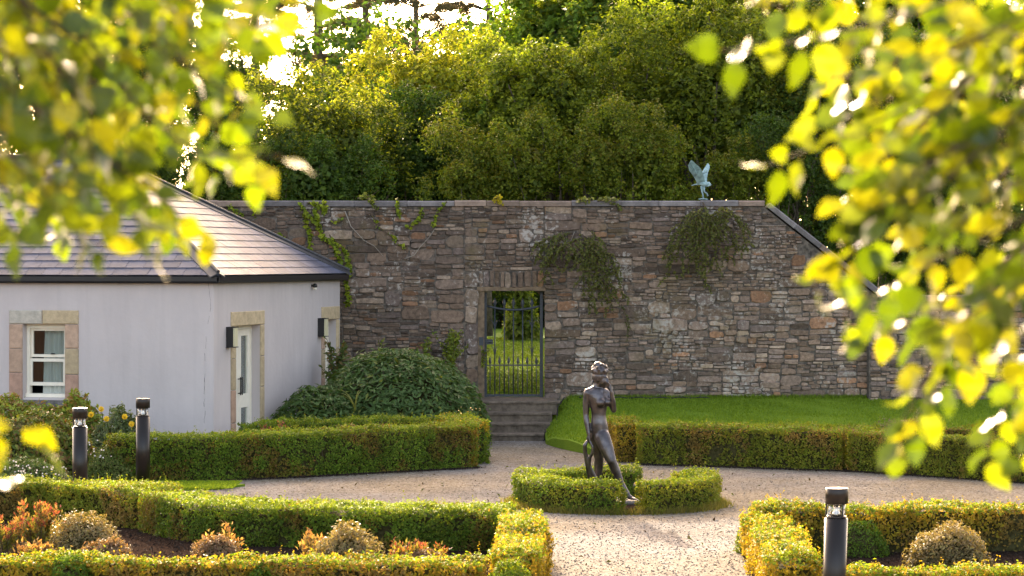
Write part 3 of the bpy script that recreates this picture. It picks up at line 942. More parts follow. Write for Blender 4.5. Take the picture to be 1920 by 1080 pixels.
def wall_lamp(s, z, hh):
    m_ = MB(); fbox(m_, d2, n2, s - .07, s + .07, z - hh / 2, z + hh / 2, .001, .115)
    fbox(m_, d2, n2, s - .075, s + .075, z + hh / 2, z + hh / 2 + .012, .001, .155); fbox(m_, d2, n2, s - .075, s + .075, z - hh / 2 - .012, z - hh / 2, .001, .155)
    l = m_.build('wall_lamp', M['black'], house)
    m_ = MB(); fbox(m_, d2, n2, s - .06, s + .06, z - hh / 2 + .004, z + hh / 2 - .004, .116, .148); m_.build('diffuser', M['cream'], l)
wall_lamp(.62, 1.89, .30); wall_lamp(5.13, 1.93, .30)
m_ = MB(); c0 = A + d2 * 4.73 + n2 * .06 + UPV * 2.66
m_.tube([c0 - n2 * .06, c0], .02, 8); m_.ellipsoid(c0, (.045, .045, .04)); l = m_.build('sensor', M['black'], house, smooth=True)
m_ = MB(); m_.ellipsoid(c0 - UPV * .05, (.032, .032, .03)); m_.build('sensor_lens', M['white'], l, smooth=True)
# telephone wire stain under it
# ---- roof
OV = .13; TAN = math.tan(R(31)); COS = math.cos(R(31)); SIN = math.sin(R(31))
ez = EZ + .06
half = (L2 + 2 * OV) / 2
rise = half * TAN
slen = half / COS
E0 = A - d1 * OV - d2 * OV + UPV * ez           # eaves corner
roof_m = MB()
R0 = E0 + (d1 + d2) * half + UPV * rise
R1 = E0 + d1 * (L1 + OV * 2 - half) + d2 * half + UPV * rise
C1 = E0 + d2 * 2 * half; C2 = E0 + d1 * (L1 + 2 * OV); C3 = C2 + d2 * 2 * half
low = UPV * -.03
roof_m.add([E0 + low, C1 + low, C3 + low, C2 + low, R0 + low, R1 + low], [(0, 4, 5, 3), (0, 1, 4), (1, 2, 5, 4), (2, 3, 5), (0, 3, 2, 1)])
roof = roof_m.build('roof', M['lead'], house)
def clip(poly, a, b, c):
    """keep a*u+b*v<=c"""
    out = []
    for i in range(len(poly)):
        p, q = poly[i], poly[(i + 1) % len(poly)]
        fp, fq = a * p[0] + b * p[1] - c, a * q[0] + b * q[1] - c
        if fp <= 0: out.append(p)
        if (fp < 0 < fq) or (fq < 0 < fp):
            t = fp / (fp - fq); out.append((p[0] + t * (q[0] - p[0]), p[1] + t * (q[1] - p[1])))
    return out
slates = []
def slate_plane(O, du, back, umax_eave, hips, tag_):
    upv = back * COS + UPV * SIN; nn = -back * SIN + UPV * COS
    ex, sw = .218, .295
    row = 0; v0 = 0.0
    while v0 < slen - .02:
        u = -sw if row % 2 == 0 else -sw * 1.5
        while u < umax_eave:
            poly = [(u + .003, v0), (u + sw - .003, v0), (u + sw - .003, v0 + ex + .07), (u + .003, v0 + ex + .07)]
            for (a, b, c) in hips: 
                if poly: poly = clip(poly, a, b, c)
            poly = clip(poly, 0, 1, slen) if len(poly) > 2 else poly
            if len(poly) > 2:
                ar = abs(sum(poly[i][0] * poly[(i + 1) % len(poly)][1] - poly[(i + 1) % len(poly)][0] * poly[i][1] for i in range(len(poly)))) / 2
                if ar > .003:
                    jit = rngh.uniform(0, .0025)
                    top = []; bot = []
                    for (a, b) in poly:
                        lift = .016 - (b - v0) / (ex + .07) * .014 + jit
                        p_ = O + du * a + upv * b
                        top.append(p_ + nn * lift); bot.append(p_ + nn * (lift - .009))
                    slates.append((top, bot, ar, np.mean(top, axis=0), tag_))
            u += sw
        v0 += ex; row += 1
W1 = L1 + 2 * OV
hr = COS     # hips run in at cos(pitch) per unit up the slope
slate_plane(E0, d1, d2, W1, [(-1, hr, 0), (1, hr, W1)], 1)
slate_plane(E0, d2, d1, 2 * half, [(-1, hr, 0), (1, hr, 2 * half)], 2)
def on_screen(c):
    px = 960 + c[0] / c[1] * F; py = HY + (H - c[2]) / c[1] * F
    return -20 < px < 680 and py > 250
slates.sort(key=lambda s_: -(s_[2] if on_screen(s_[3]) else s_[2] * .01))
restm = MB()
for i, (top, bot, ar, cc, tg) in enumerate(slates):
    k = len(top)
    Fc = [tuple(range(k)), tuple(range(2 * k - 1, k - 1, -1))] + [(j, k + j, k + (j + 1) % k, (j + 1) % k) for j in range(k)]
    c = np.array([.098, .102, .142]) * rngh.uniform(.78, 1.12)
    if i < 300:
        m_ = MB(); m_.add(top + bot, Fc, c); m_.build('slate', M['slate'], roof)
    else:
        restm.add(top + bot, Fc, c)
restm.build('more_slates', M['slate'], roof, kind='stuff', label='remaining grey slates of the roof')
# hip rolls, ridge, gutters, fascia
for (p, q) in ((E0, R0), (C1, R0)):
    dv = unit(q - p)
    for sd in ((d1, d2) if p is E0 else (d1, -d2)):
        side = unit(sd - dv * np.dot(sd, dv))
    m_ = MB(); e1 = d1 if p is E0 else d1; e2 = d2 if p is E0 else -d2
    nA = -e2 * 1.0; 
    # two wings lying on the two roof planes
    planeA_up = unit(e2 * COS + UPV * SIN); planeB_up = unit(e1 * COS + UPV * SIN)
    nAq = -e2 * SIN + UPV * COS; nBq = -e1 * SIN + UPV * COS
    wA = unit(np.cross(nAq, dv)); wA = wA if np.dot(wA, e1 - e2) > 0 else -wA
    wB = unit(np.cross(nBq, dv)); wB = wB if np.dot(wB, e2 - e1) > 0 else -wB
    lift = .022
    wd = .14
    a0, a1 = p + UPV * (lift + .03), q + UPV * (lift + .03)
    V = [a0, a0 + wA * wd - UPV * .022, a1 + wA * wd - UPV * .022, a1, a0 + wB * wd - UPV * .022, a1 + wB * wd - UPV * .022]
    V += [t - UPV * .02 for t in V]
    m_.add(V, [(0, 1, 2, 3), (0, 3, 5, 4), (1, 7, 8, 2), (4, 5, 11, 10), (0, 4, 10, 6), (0, 6, 7, 1), (3, 2, 8, 9), (3, 9, 11, 5)])
    m_.tube([a0 + UPV * .012, a1 + UPV * .012], .03, 8)
    m_.build('hip_flashing', M['lead'], roof)
m_ = MB(); m_.tube([R0 + UPV * .03, R1 + UPV * .03], .06, 8); m_.build('ridge', M['lead'], roof)
def gutter(p, q, outv):
    prof = [(.0, .03), (.0, -.055), (.03, -.085), (.085, -.085), (.115, -.055), (.115, .015), (.10, .015), (.10, -.05), (.015, -.06), (.015, .03)]
    m_ = MB(); k = len(prof)
    V = [p + outv * a + UPV * b for a, b in prof] + [q + outv * a + UPV * b for a, b in prof]
    Fc = [(i, (i + 1) % k, k + (i + 1) % k, k + i) for i in range(k)] + [tuple(range(k)), tuple(range(2 * k - 1, k - 1, -1))]
    m_.add(V, Fc); return m_.build('gutter', M['gutter'], house)
gz = UPV * (-.02)
g0 = A - d1 * .03 - d2 * .03 + UPV * (ez - .03)
gutter(g0 + n1 * .0 - d1 * .08 , g0 + d1 * (L1 + .1), n1)
gutter(g0 - d2 * .08 , g0 + d2 * (L2 + .12), n2)
m_ = MB(); m_.obox(A - d1 * .025 - d2 * .025 + UPV * (EZ - .06), d1 * (L1 + .05), -d2 * .004, UPV * .16); m_.obox(A - d2 * .029 - d1 * .025 + UPV * (EZ - .06), d2 * (L2 + .06), -d1 * .004, UPV * .16)
m_.build('fascia', M['gutter'], house)

# ------------------------------------------------------------------ bollards
def bollard(x, y, label, lean=0.0):
    t = thing('bollard_light', label, 'bollard light', (x, y, 0), 'dark bollard lights')
    def b_(name, prof, mat, sides=28, parent=t, lab=None):
        m_ = MB(); m_.lathe(prof, 0, 0, sides)
        for vv in m_.v:
            vv[:, 0] += lean * vv[:, 2] + x; vv[:, 1] += y
        return m_.build(name, mat, parent, smooth=False)
    def sm(o):
        me = o.data
        me.polygons.foreach_set('use_smooth', [len(p.vertices) == 4 for p in me.polygons]); 
        return o
    r = .095
    sm(b_('post', [(r, 0), (r, .985)], M['post']))
    sm(b_('collar', [(r - .012, .985), (r - .012, 1.003)], M['capm']))
    sm(b_('lens', [(r - .022, 1.003), (r - .022, 1.105)], M['lens']))
    sm(b_('reflector', [(.045, 1.004), (.030, 1.03), (.020, 1.06), (.030, 1.09), (.060, 1.104)], M['chrome']))
    for k in range(3):
        a = R(60 + 120 * k); m_ = MB(); cx, cy = (r - .012) * math.cos(a), (r - .012) * math.sin(a)
        m_.box(cx - .006, cx + .006, cy - .006, cy + .006, 1.0, 1.106)
        for vv in m_.v: vv[:, 0] += lean * vv[:, 2] + x; vv[:, 1] += y
        m_.build('strut', M['black'], t)
    sm(b_('cap', [(r, 1.105), (r, 1.228), (r - .004, 1.232)], M['capm']))
M['chrome'] = simple('reflector', (0.7, 0.68, 0.65), 0.25, metal=0.9)
bollard((150 - 960) / F * 32.4, 32.4, 'dark bollard light nearest the sash window, shorter looking of the left pair')
bollard((268 - 960) / F * 34.6, 34.6, 'dark bollard light beside the grass patch in front of the house corner')
bollard((1561 - 960) / F * 21.0, 21.0, 'large dark bollard light in the right foreground', .03)

# ------------------------------------------------------------------ bronze statue
SY = 32.5
def sp(u, v, dy=0.0):
    return P(1060 + u / 3.724, 660 + v / 3.724, SY) + np.array([0, dy, 0])
statue = thing('statue', 'bronze nude figure standing inside the clipped hedge ring', 'statue', (1.25, SY, 0))
K = 3.724 * F / SY            # zoom units per metre
bm = MB()
def cap(p, q, r0, r1, n=7, sides=12):
    p, q = np.array(p), np.array(q)
    bm.ellipsoid(p, (r0,) * 3, nu=sides, nv=7); bm.ellipsoid(q, (r1,) * 3, nu=sides, nv=7)
    bm.tube([p + (q - p) * t for t in np.linspace(0, 1, 4)], np.linspace(r0, r1, 4), sides)
def rotz(a):
    c, s = math.cos(a), math.sin(a); return [[c, -s, 0], [s, c, 0], [0, 0, 1]]
def roty(a):
    c, s = math.cos(a), math.sin(a); return [[c, 0, s], [0, 1, 0], [-s, 0, c]]
u_ = lambda q: q / K
# trunk: body turned three-quarters to the right
TW = rotz(R(28))
SEC = [(608, 236, 40, 48, .03), (585, 236, 60, 62, .03), (555, 238, 64, 66, .02), (525, 238, 62, 60, .01), (495, 236, 58, 54, .0), (465, 234, 53, 50, .0), (440, 233, 51, 48, .0), (415, 233, 53, 49, .0), (385, 233, 60, 53, .0), (350, 233, 70, 58, .0), (318, 230, 77, 58, .0), (290, 225, 80, 50, .0), (268, 219, 62, 42, .0), (252, 216, 36, 34, .0)]
def loft(sec, yaw, sides=24):
    V, Fc = [], []
    for (v_, uc, a_, b_, dy) in sec:
        for k in range(sides):
            t = 2 * math.pi * k / sides
            x, y = u_(a_) * math.cos(t), u_(b_) * math.sin(t)
            V.append(sp(uc, v_, dy) + np.array([x * math.cos(yaw) - y * math.sin(yaw), x * math.sin(yaw) + y * math.cos(yaw), 0]))
    for i in range(len(sec) - 1):
        for k in range(sides):
            k2 = (k + 1) % sides; Fc.append((i * sides + k, i * sides + k2, (i + 1) * sides + k2, (i + 1) * sides + k))
    Fc += [tuple(range(sides - 1, -1, -1)), tuple((len(sec) - 1) * sides + k for k in range(sides))]
    bm.add(V, Fc)
loft(SEC, R(22))
bm.ellipsoid(sp(212, 575, .05), (u_(44), u_(48), u_(52)))
bm.ellipsoid(sp(246, 352, -.085), (u_(33), u_(34), u_(32)))
bm.ellipsoid(sp(292, 350, -.03), (u_(31), u_(32), u_(30)))
# neck and head
cap(sp(216, 262, .01), sp(232, 215, .0), u_(31), u_(28))
hd = roty(R(18))
bm.ellipsoid(sp(244, 168), (u_(53), u_(56), u_(62)), hd)                 # skull
bm.ellipsoid(sp(262, 200, -.025), (u_(36), u_(38), u_(46)), roty(R(22)))      # face
bm.ellipsoid(sp(270, 236, -.03), (u_(18), u_(18), u_(14)))               # chin
cap(sp(288, 178, -.065), sp(297, 202, -.075), u_(6), u_(9))              # nose
bm.ellipsoid(sp(285, 219, -.06), (u_(13), u_(9), u_(6)))                 # mouth
bm.ellipsoid(sp(272, 172, -.075), (u_(20), u_(8), u_(6)))                # brow
bm.ellipsoid(sp(226, 190, -.08), (u_(9), u_(6), u_(15)))                 # ear
# arm at the figure's right, hanging
shR, elR, wrR = sp(155, 288, -.01), sp(144, 440, .0), sp(163, 575, -.05)
bm.ellipsoid(sp(158, 288, -.005), (u_(33), u_(34), u_(36)))
cap(shR, sp(146, 360), u_(29), u_(26)); cap(sp(146, 360), elR, u_(26), u_(20)); cap(elR, sp(150, 490, -.02), u_(20), u_(21)); cap(sp(150, 490, -.02), wrR, u_(21), u_(13))
cap(sp(196, 275, .0), shR, u_(38), u_(30))
# arm at the figure's left, bent up to the face
shL, elL, wrL = sp(286, 285, .03), sp(338, 405, -.03), sp(318, 275, -.10)
cap(sp(250, 278), shL, u_(36), u_(28)); cap(shL, elL, u_(27), u_(20)); cap(elL, sp(332, 345, -.06), u_(20), u_(19)); cap(sp(332, 345, -.06), wrL, u_(19), u_(12))
# hands: palm and five fingers each
def hand(w, dirv, side, out, curl):
    dirv, side, out = unit(np.array(dirv)), unit(np.array(side)), unit(np.array(out))
    pc = np.array(w) + dirv * .05
    cap(np.array(w), pc, .018, .022)
    for k, ln in enumerate((.062, .072, .066, .052)):
        b0 = pc + side * (-.022 + .0145 * k) + dirv * .02
        k1 = b0 + dirv * ln * .5 + out * .008; k2 = k1 + (dirv * (1 - curl) + out * curl) * ln * .55
        cap(b0, k1, .0095, .0085, sides=8); cap(k1, k2, .0085, .0065, sides=8)
    b0 = np.array(w) + dirv * .02 - side * .022
    k1 = b0 - side * .022 + dirv * .03; cap(b0, k1, .011, .0095, sides=8); cap(k1, k1 + dirv * .03 + out * .012, .0095, .007, sides=8)
hand(wrR, (.02, -.1, -1), (0.6, -.8, 0), (.8, .5, 0), .55)
hand(wrL, (-.25, .1, 1), (.7, -.6, 0), (-.8, 0, .2), .5)
# standing leg
hipS, knS, anS = sp(218, 588, .06), sp(236, 742, .07), sp(226, 930, .10)
cap(hipS, sp(228, 665, .07), u_(58), u_(48)); cap(sp(228, 665, .07), knS, u_(48), u_(33)); cap(knS, sp(234, 800, .095), u_(32), u_(34)); cap(sp(234, 800, .095), anS, u_(34), u_(17))
cap(anS, sp(222, 1000, .11), u_(18), u_(20)); cap(sp(222, 1000, .11), sp(262, 1012, -.02), u_(19), u_(13)); bm.ellipsoid(sp(272, 1014, -.05), (u_(22), u_(20), u_(9)))
# advanced leg
hipA, knA, anA = sp(256, 590, -.03), sp(320, 755, -.14), sp(396, 925, -.13)
cap(hipA, sp(288, 672, -.09), u_(58), u_(50)); cap(sp(288, 672, -.09), knA, u_(50), u_(35)); cap(knA, sp(350, 825, -.12), u_(34), u_(33)); cap(sp(350, 825, -.12), anA, u_(33), u_(17))
cap(anA, sp(398, 975, -.12), u_(18), u_(20)); cap(anA, sp(432, 985, -.16), u_(20), u_(17)); cap(sp(400, 985, -.12), sp(455, 1008, -.18), u_(22), u_(16)); bm.ellipsoid(sp(470, 1013, -.20), (u_(24), u_(22), u_(10)))
for k in range(5):
    cap(sp(468, 1014, -.20 + (k - 2) * .018), sp(490 - k * 3, 1019, -.215 + (k - 2) * .02), .011, .009, sides=8)
body = bm.build('body', M['bronze'], statue, smooth=True)
def melt(o, vox, it):
    r_ = o.modifiers.new('remesh', 'REMESH'); r_.mode = 'VOXEL'; r_.voxel_size = vox; r_.use_smooth_shade = True
    s_ = o.modifiers.new('smooth', 'SMOOTH'); s_.factor = .5; s_.iterations = it
melt(body, .0075, 10)
# hair gathered up
bm = MB()
bm.ellipsoid(sp(243, 138), (u_(57), u_(60), u_(48)), roty(R(14))); bm.ellipsoid(sp(228, 92), (u_(32), u_(34), u_(26))); bm.ellipsoid(sp(208, 122, .03), (u_(30), u_(34), u_(34)))
bm.ellipsoid(sp(205, 175, .03), (u_(22), u_(30), u_(36)))
rh = np.random.default_rng(2)
for k in range(26):
    a = rh.uniform(0, 6.28); e = rh.uniform(-.1, 1.2)
    c0 = sp(240, 130) + np.array([math.cos(a) * math.cos(e) * u_(54), math.sin(a) * math.cos(e) * u_(56), math.sin(e) * u_(52)])
    bm.ellipsoid(c0, (u_(rh.uniform(9, 16)), u_(rh.uniform(9, 16)), u_(rh.uniform(8, 13))), nu=10, nv=6)
for k in range(4): cap(sp(200 - 4 * k, 180 + 12 * k, .02), sp(188, 215, -.01), u_(9), u_(5), sides=8)
hair = bm.build('hair', M['bronze'], statue, smooth=True); melt(hair, .008, 3)
# drape held in the lowered hand
bm = MB()
dr = [(150, 622, -.06), (135, 650, -.06), (138, 700, -.04), (150, 760, -.02), (165, 830, .0), (185, 900, .03), (196, 1010, .05)]
pts = [sp(*t) for t in dr]
for i in range(len(pts) - 1): cap(pts[i], pts[i + 1], u_((10, 15, 15, 17, 20, 26, 30)[i]), u_((15, 15, 17, 20, 26, 30, 36)[i]), sides=10)
dr = [(172, 622, -.08), (190, 660, -.09), (188, 700, -.08), (172, 735, -.06), (168, 790, -.03), (205, 880, .0), (215, 1010, .02)]
pts = [sp(*t) for t in dr]
for i in range(len(pts) - 1): cap(pts[i], pts[i + 1], u_((8, 10, 11, 11, 12, 18, 24)[i]), u_((10, 11, 11, 12, 18, 24, 30)[i]), sides=10)
drape = bm.build('drape', M['bronze'], statue, smooth=True); melt(drape, .008, 3)
m_ = MB(); pc = sp(330, 1030)
rp = np.random.default_rng(4)
th = np.linspace(0, 2 * np.pi, 26, endpoint=False); rr_ = 1 + .05 * np.sin(th * 3 + 1) + .03 * np.sin(th * 5)
V = [(pc[0] + .50 * r * math.cos(a), SY - .03 + .36 * r * math.sin(a), z) for z, s in ((0, 1), (.045, 1), (.065, .94)) for a, r in zip(th, rr_ * s)]
m_.add(V, [(i * 26 + k, i * 26 + (k + 1) % 26, (i + 1) * 26 + (k + 1) % 26, (i + 1) * 26 + k) for i in range(2) for k in range(26)] + [tuple(52 + k for k in range(26)), tuple(25 - k for k in range(26))])
m_.build('plinth', M['rock'], statue)

# ------------------------------------------------------------------ verdigris heron on the wall
HYW = WY + .2
def hp_(u, v, dy=0.0): return P(1260 + u / 9.0, 280 + v / 9.0, HYW) + np.array([0, dy, 0])
heron = thing('heron_sculpture', 'verdigris heron sculpture with raised wings on top of the wall', 'sculpture', hp_(530, 840))
bm = MB(); kh = 9 * F / HYW
e_ = lambda q: q / kh
bm.ellipsoid(hp_(545, 585), (e_(95), e_(60), e_(46)), roty(R(12)))
bm.ellipsoid(hp_(600, 590, -.03), (e_(48), e_(40), e_(42)))
cap(hp_(620, 570), hp_(640, 600, -.08), e_(24), e_(20)); cap(hp_(640, 600, -.08), hp_(595, 628, -.14), e_(20), e_(9)); cap(hp_(595, 628, -.14), hp_(560, 640, -.2), e_(8), e_(3))
cap(hp_(470, 582), hp_(330, 606, .05), e_(20), e_(7))
b_ = bm.build('body', M['verdigris'], heron, smooth=True); melt(b_, .008, 3)
def wing(out, dy, nm='wing'):
    k = len(out); m_ = MB(); cx = np.mean([o_[0] for o_ in out]); cy = np.mean([o_[1] for o_ in out])
    fr = [hp_(u, v, dy * (585 - v) / 300 - .012) for u, v in out]; bk = [hp_(u, v, dy * (585 - v) / 300 + .012) for u, v in out]
    c1, c2 = hp_(cx, cy, dy * (585 - cy) / 300 - .035), hp_(cx, cy, dy * (585 - cy) / 300 + .03)
    V = fr + bk + [c1, c2]
    Fc = [(i, (i + 1) % k, 2 * k) for i in range(k)] + [(k + (i + 1) % k, k + i, 2 * k + 1) for i in range(k)] + [(i, k + i, k + (i + 1) % k, (i + 1) % k) for i in range(k)]
    m_.add(V, Fc); w = m_.build(nm, M['verdigris'], heron)
    for j in range(5):                              # raised feather ribs
        a = out[int(1 + j * (k // 2 - 1) / 5)]
        mm = MB(); mm.tube([hp_(cx, cy + 20, dy * (585 - cy) / 300 - .038), hp_(a[0] * .85 + cx * .15, a[1] * .85 + cy * .15, dy * (585 - a[1]) / 300 - .025)], [.012, .005], 5)
        mm.build('feather_rib', M['verdigris'], w)
wing([(430, 590), (385, 500), (335, 430), (280, 370), (255, 275), (285, 215), (305, 192), (360, 235), (420, 285), (470, 330), (505, 400), (530, 470), (560, 560), (500, 610)], -.25)
wing([(535, 570), (505, 410), (540, 340), (580, 285), (612, 235), (632, 222), (655, 265), (650, 310), (620, 380), (600, 460), (590, 560)], .25)
for lg in ([(500, 620), (505, 700), (520, 760), (530, 842)], [(535, 625), (545, 715), (590, 745), (606, 790)]):
    m_ = MB(); m_.tube([hp_(u, v) for u, v in lg], [e_(24), e_(15), e_(12), e_(14)], 7); m_.build('leg', M['verdigris'], heron, smooth=True)
m_ = MB(); c0 = hp_(530, 845)
for a in (20, 100, 180, 270): m_.tube([c0 + UPV * .012, c0 + np.array([math.cos(R(a)) * .09, math.sin(R(a)) * .09, .004])], [.012, .007], 5)
m_.build('foot', M['verdigris'], heron)

# ------------------------------------------------------------------ clipped hedges
PAL = dict(
    green=[(.08, .145, .014), (.125, .20, .018), (.18, .235, .024)],
    olive=[(.14, .185, .016), (.20, .22, .02), (.26, .24, .03)],
    rust=[(.15, .13, .02), (.20, .11, .03), (.17, .18, .02)],
    fresh=[(.20, .24, .02), (.28, .29, .025), (.16, .21, .02)],
    gold=[(.26, .22, .018), (.36, .27, .022), (.40, .25, .035)],
    bronze=[(.22, .145, .035), (.29, .175, .045), (.30, .23, .055)])
def mixcol(n, pal, rng):
    a = np.array(PAL[pal])
    i = rng.integers(0, len(a), n); j = rng.integers(0, len(a), n); t = rng.uniform(0, 1, (n, 1))
    return a[i] * t + a[j] * (1 - t)

def hedge(name, label, path, w, h, pal_a, pal_b, seed, dens=4200, leaf=.030, closed=False, patch=.0, ends=True, ragged=.045, z0=0.0, core=.075, group=None, gaps=0.0, tips=None, bare=False):
    """box hedge along a path: dark twigs inside, small leaves over the clipped sides, top and ends"""
    rng = np.random.default_rng(seed)
    path = np.array([(p[0], p[1]) for p in path], float)
    seg = np.linalg.norm(np.diff(path, axis=0), axis=1); cum = np.concatenate([[0], np.cumsum(seg)]); L = cum[-1]
    fine = np.linspace(0, L, max(8, int(L / .12)))
    pc = np.c_[np.interp(fine, cum, path[:, 0]), np.interp(fine, cum, path[:, 1])]
    for _ in range(2):
        pc[1:-1] = (pc[:-2] + 2 * pc[1:-1] + pc[2:]) / 4
    def at(s):
        c = np.c_[np.interp(s, fine, pc[:, 0]), np.interp(s, fine, pc[:, 1])]
        e = .06
        t = np.c_[np.interp(s + e, fine, pc[:, 0]) - np.interp(s - e, fine, pc[:, 0]), np.interp(s + e, fine, pc[:, 1]) - np.interp(s - e, fine, pc[:, 1])]
        t = unit(t); return c, t, np.c_[t[:, 1], -t[:, 0]]
    root = thing(name, label, 'hedge', (pc[len(pc) // 2][0], pc[len(pc) // 2][1], z0), group)
    # inner twigs: a lumpy inset body
    ss = np.linspace(core, L - core, max(6, int(L / .16)))
    c, t, nrm = at(ss)
    prof = [(-1, .0), (-1, .5), (-.97, .94), (-.6, 1), (.6, 1), (.97, .94), (1, .5), (1, .0)]
    V = []
    for i in range(len(ss)):
        for (a, b) in prof:
            o2 = a * (w / 2 - core); hz_ = b * (h - core * .8)
            V.append((c[i, 0] + nrm[i, 0] * o2, c[i, 1] + nrm[i, 1] * o2, z0 + hz_))
    V = np.array(V); V += rng.normal(0, .012, V.shape); k = len(prof)
    V[:, 2] = np.maximum(V[:, 2], z0 + .005)
    Fc = [(i * k + j, i * k + j + 1, (i + 1) * k + j + 1, (i + 1) * k + j) for i in range(len(ss) - 1) for j in range(k - 1)]
    Fc += [tuple(range(k - 1, -1, -1)), tuple((len(ss) - 1) * k + j for j in range(k))]
    mb = MB(); mb.add(V, Fc); mb.build('inner_twigs', M['core'], root)
    # leaves
    per = 2 * h + w
    n = int(L * per * dens)
    s = rng.uniform(0, L, n); q = rng.uniform(0, per, n)
    nE = int(w * h * dens * 1.0) if ends else 0
    c, t, nrm = at(s)
    r_ = .07
    side = np.where(q < h, -1, np.where(q > h + w, 1, 0))
    a = np.where(side == -1, -w / 2, np.where(side == 1, w / 2, q - h - w / 2))
    z = np.where(side == -1, q, np.where(side == 1, per - q, h))
    # rounded arris
    nx = np.where(side == 0, np.clip((np.abs(a) - (w / 2 - r_)) / r_, 0, 1) * np.sign(a), side)
    nzv = np.where(side == 0, 1.0, np.clip((z - (h - r_)) / r_, 0, 1))
    P3 = np.c_[c[:, 0] + nrm[:, 0] * a, c[:, 1] + nrm[:, 1] * a, z0 + z]
    N3 = np.c_[nrm[:, 0] * nx, nrm[:, 1] * nx, nzv]
    if nE:
        for (s_, sg) in ((0, -1), (L, 1)):
            ce, te, ne = at(np.full(nE, s_)); aa = rng.uniform(-w / 2, w / 2, nE); ze = rng.uniform(0, h, nE)
            P3 = np.vstack([P3, np.c_[ce[:, 0] + ne[:, 0] * aa, ce[:, 1] + ne[:, 1] * aa, z0 + ze]])
            N3 = np.vstack([N3, np.c_[te[:, 0] * sg, te[:, 1] * sg, np.clip((ze - (h - r_)) / r_, 0, 1)]])
    N3 = unit(N3)
    lump = ragged * nz(P3, 2.2, seed) + ragged * .7 * nz(P3, 6.5, seed + 1)
    tuft = nz(P3, 15, seed + 21) + .6 * nz(P3, 30, seed + 22)
    lump = lump + .020 * tuft
    # the corner of the clipped body is rounded off
    dep = -np.abs(rng.normal(0, .03, len(P3))) + rng.exponential(.010, len(P3))
    P3 = P3 + N3 * (lump + dep)[:, None]
    P3[:, 2] = np.maximum(P3[:, 2], z0 + .01)
    hole = nz(P3, 4.5, seed + 5) + .5 * nz(P3, 11, seed + 6)
    keep = (hole > (-1.05 + gaps)) & (tuft + rng.normal(0, .15, len(P3)) > -.62)
    tuft = tuft + 0
    if bare:                       # leggy, see-through lower half
        keep &= (rng.uniform(size=len(P3)) < np.clip((P3[:, 2] - z0) / h * 1.7 - .12, .06, 1)) | (nz(P3, 1.4, seed + 9) > .35)
    P3, N3, tuft = P3[keep], N3[keep], tuft[keep]
    m = len(P3)
    pm = nz(P3 * np.array([1, 1, .55]), 1.9, seed + 2) + .55 * nz(P3, 5.0, seed + 3)
    sel = (1.25 * pm + rng.normal(0, .22, m)) > patch
    col = np.where(sel[:, None], mixcol(m, pal_b, rng), mixcol(m, pal_a, rng))
    # fresh pale growth where the shears last passed
    fresh = (rng.uniform(size=m) < np.clip((P3[:, 2] - z0 - h + .09) / .09, 0, 1) * .75)
    col[fresh] = mixcol(fresh.sum(), 'fresh' if tips is None else tips, rng) * np.array([.85, 1.0, .9])
    col *= rng.uniform(.7, 1.25, (m, 1)) * (1 + .22 * nz(P3, 3.2, seed + 12) + .16 * nz(P3, 9, seed + 13))[:, None]
    nn = unit(N3 + rng.normal(0, .55, (m, 3)) + np.array([0, 0, .25]))
    sz = leaf * 1.12 * rng.uniform(.7, 1.4, m)
    mb = MB(); mb.leaves(P3, nn, sz, sz * .58, col, rng)
    topi = np.where(P3[:, 2] > z0 + h - .05)[0]
    topi = rng.choice(topi, min(len(topi), int(L * 16)), replace=False)
    hs = rng.uniform(.03, .11, len(topi)); ld = rng.normal(0, .3, (len(topi), 2))
    for j in range(6):                      # stray shoots above the cut
        t_ = (j + 1) / 6
        q_ = P3[topi] + np.c_[ld * (hs * t_)[:, None], hs * t_] + rng.normal(0, .008, (len(topi), 3))
        mb.leaves(q_, rng.normal(size=q_.shape), leaf * .9, leaf * .5, mixcol(len(q_), 'fresh' if pal_a != 'gold' else 'gold', rng), rng)
    mb.build('foliage', M['hedge'], root, kind='stuff')
    # stems standing at the foot and a few shoots that have outgrown the last cut
    mb = MB(); ns = int(L * (14 if bare else 7))
    s2 = rng.uniform(0.05, L - .05, ns); c, t, nrm = at(s2)
    for i in range(ns):
        a0 = rng.uniform(-.3, .3) * w; a1 = np.clip(a0 + rng.uniform(-.3, .3) * w, -.46 * w, .46 * w)
        p0 = np.array([c[i, 0] + nrm[i, 0] * a0, c[i, 1] + nrm[i, 1] * a0, z0]); p1 = np.array([c[i, 0] + nrm[i, 0] * a1 + rng.normal(0, .04), c[i, 1] + nrm[i, 1] * a1, z0 + h * rng.uniform(.6, .95)])
        mb.tube([p0, (p0 + p1) / 2 + rng.normal(0, .015, 3), p1], [.009, .006, .003], 4, caps=False)
    mb.build('stems', M['twig'], root)
    return root

# middle left: box bed in front of the house
hedge('box_hedge', 'long clipped box hedge in front of the house, right of the left bollards', [(-5.6, 35.75), (-4.4, 36.15), (-3.2, 36.75), (-1.7, 37.75), (-.66, 38.5)], .52, .63, 'green', 'rust', 101, 4800, .030, patch=.38, tips='fresh', gaps=.15)
hedge('box_hedge', 'short end hedge of the house bed, turning back beside the steps', [(-.62, 38.95), (-.72, 39.6), (-.95, 40.6)], .55, .64, 'green', 'gold', 102, 4200, .030, patch=.1)
hedge('box_hedge', 'narrow clipped hedge behind the red leaved plants beside the house door', [(-4.15, 39.25), (-2.9, 39.9), (-1.3, 40.75)], .36, .60, 'green', 'olive', 103, 4000, .030, patch=.5, gaps=.2)
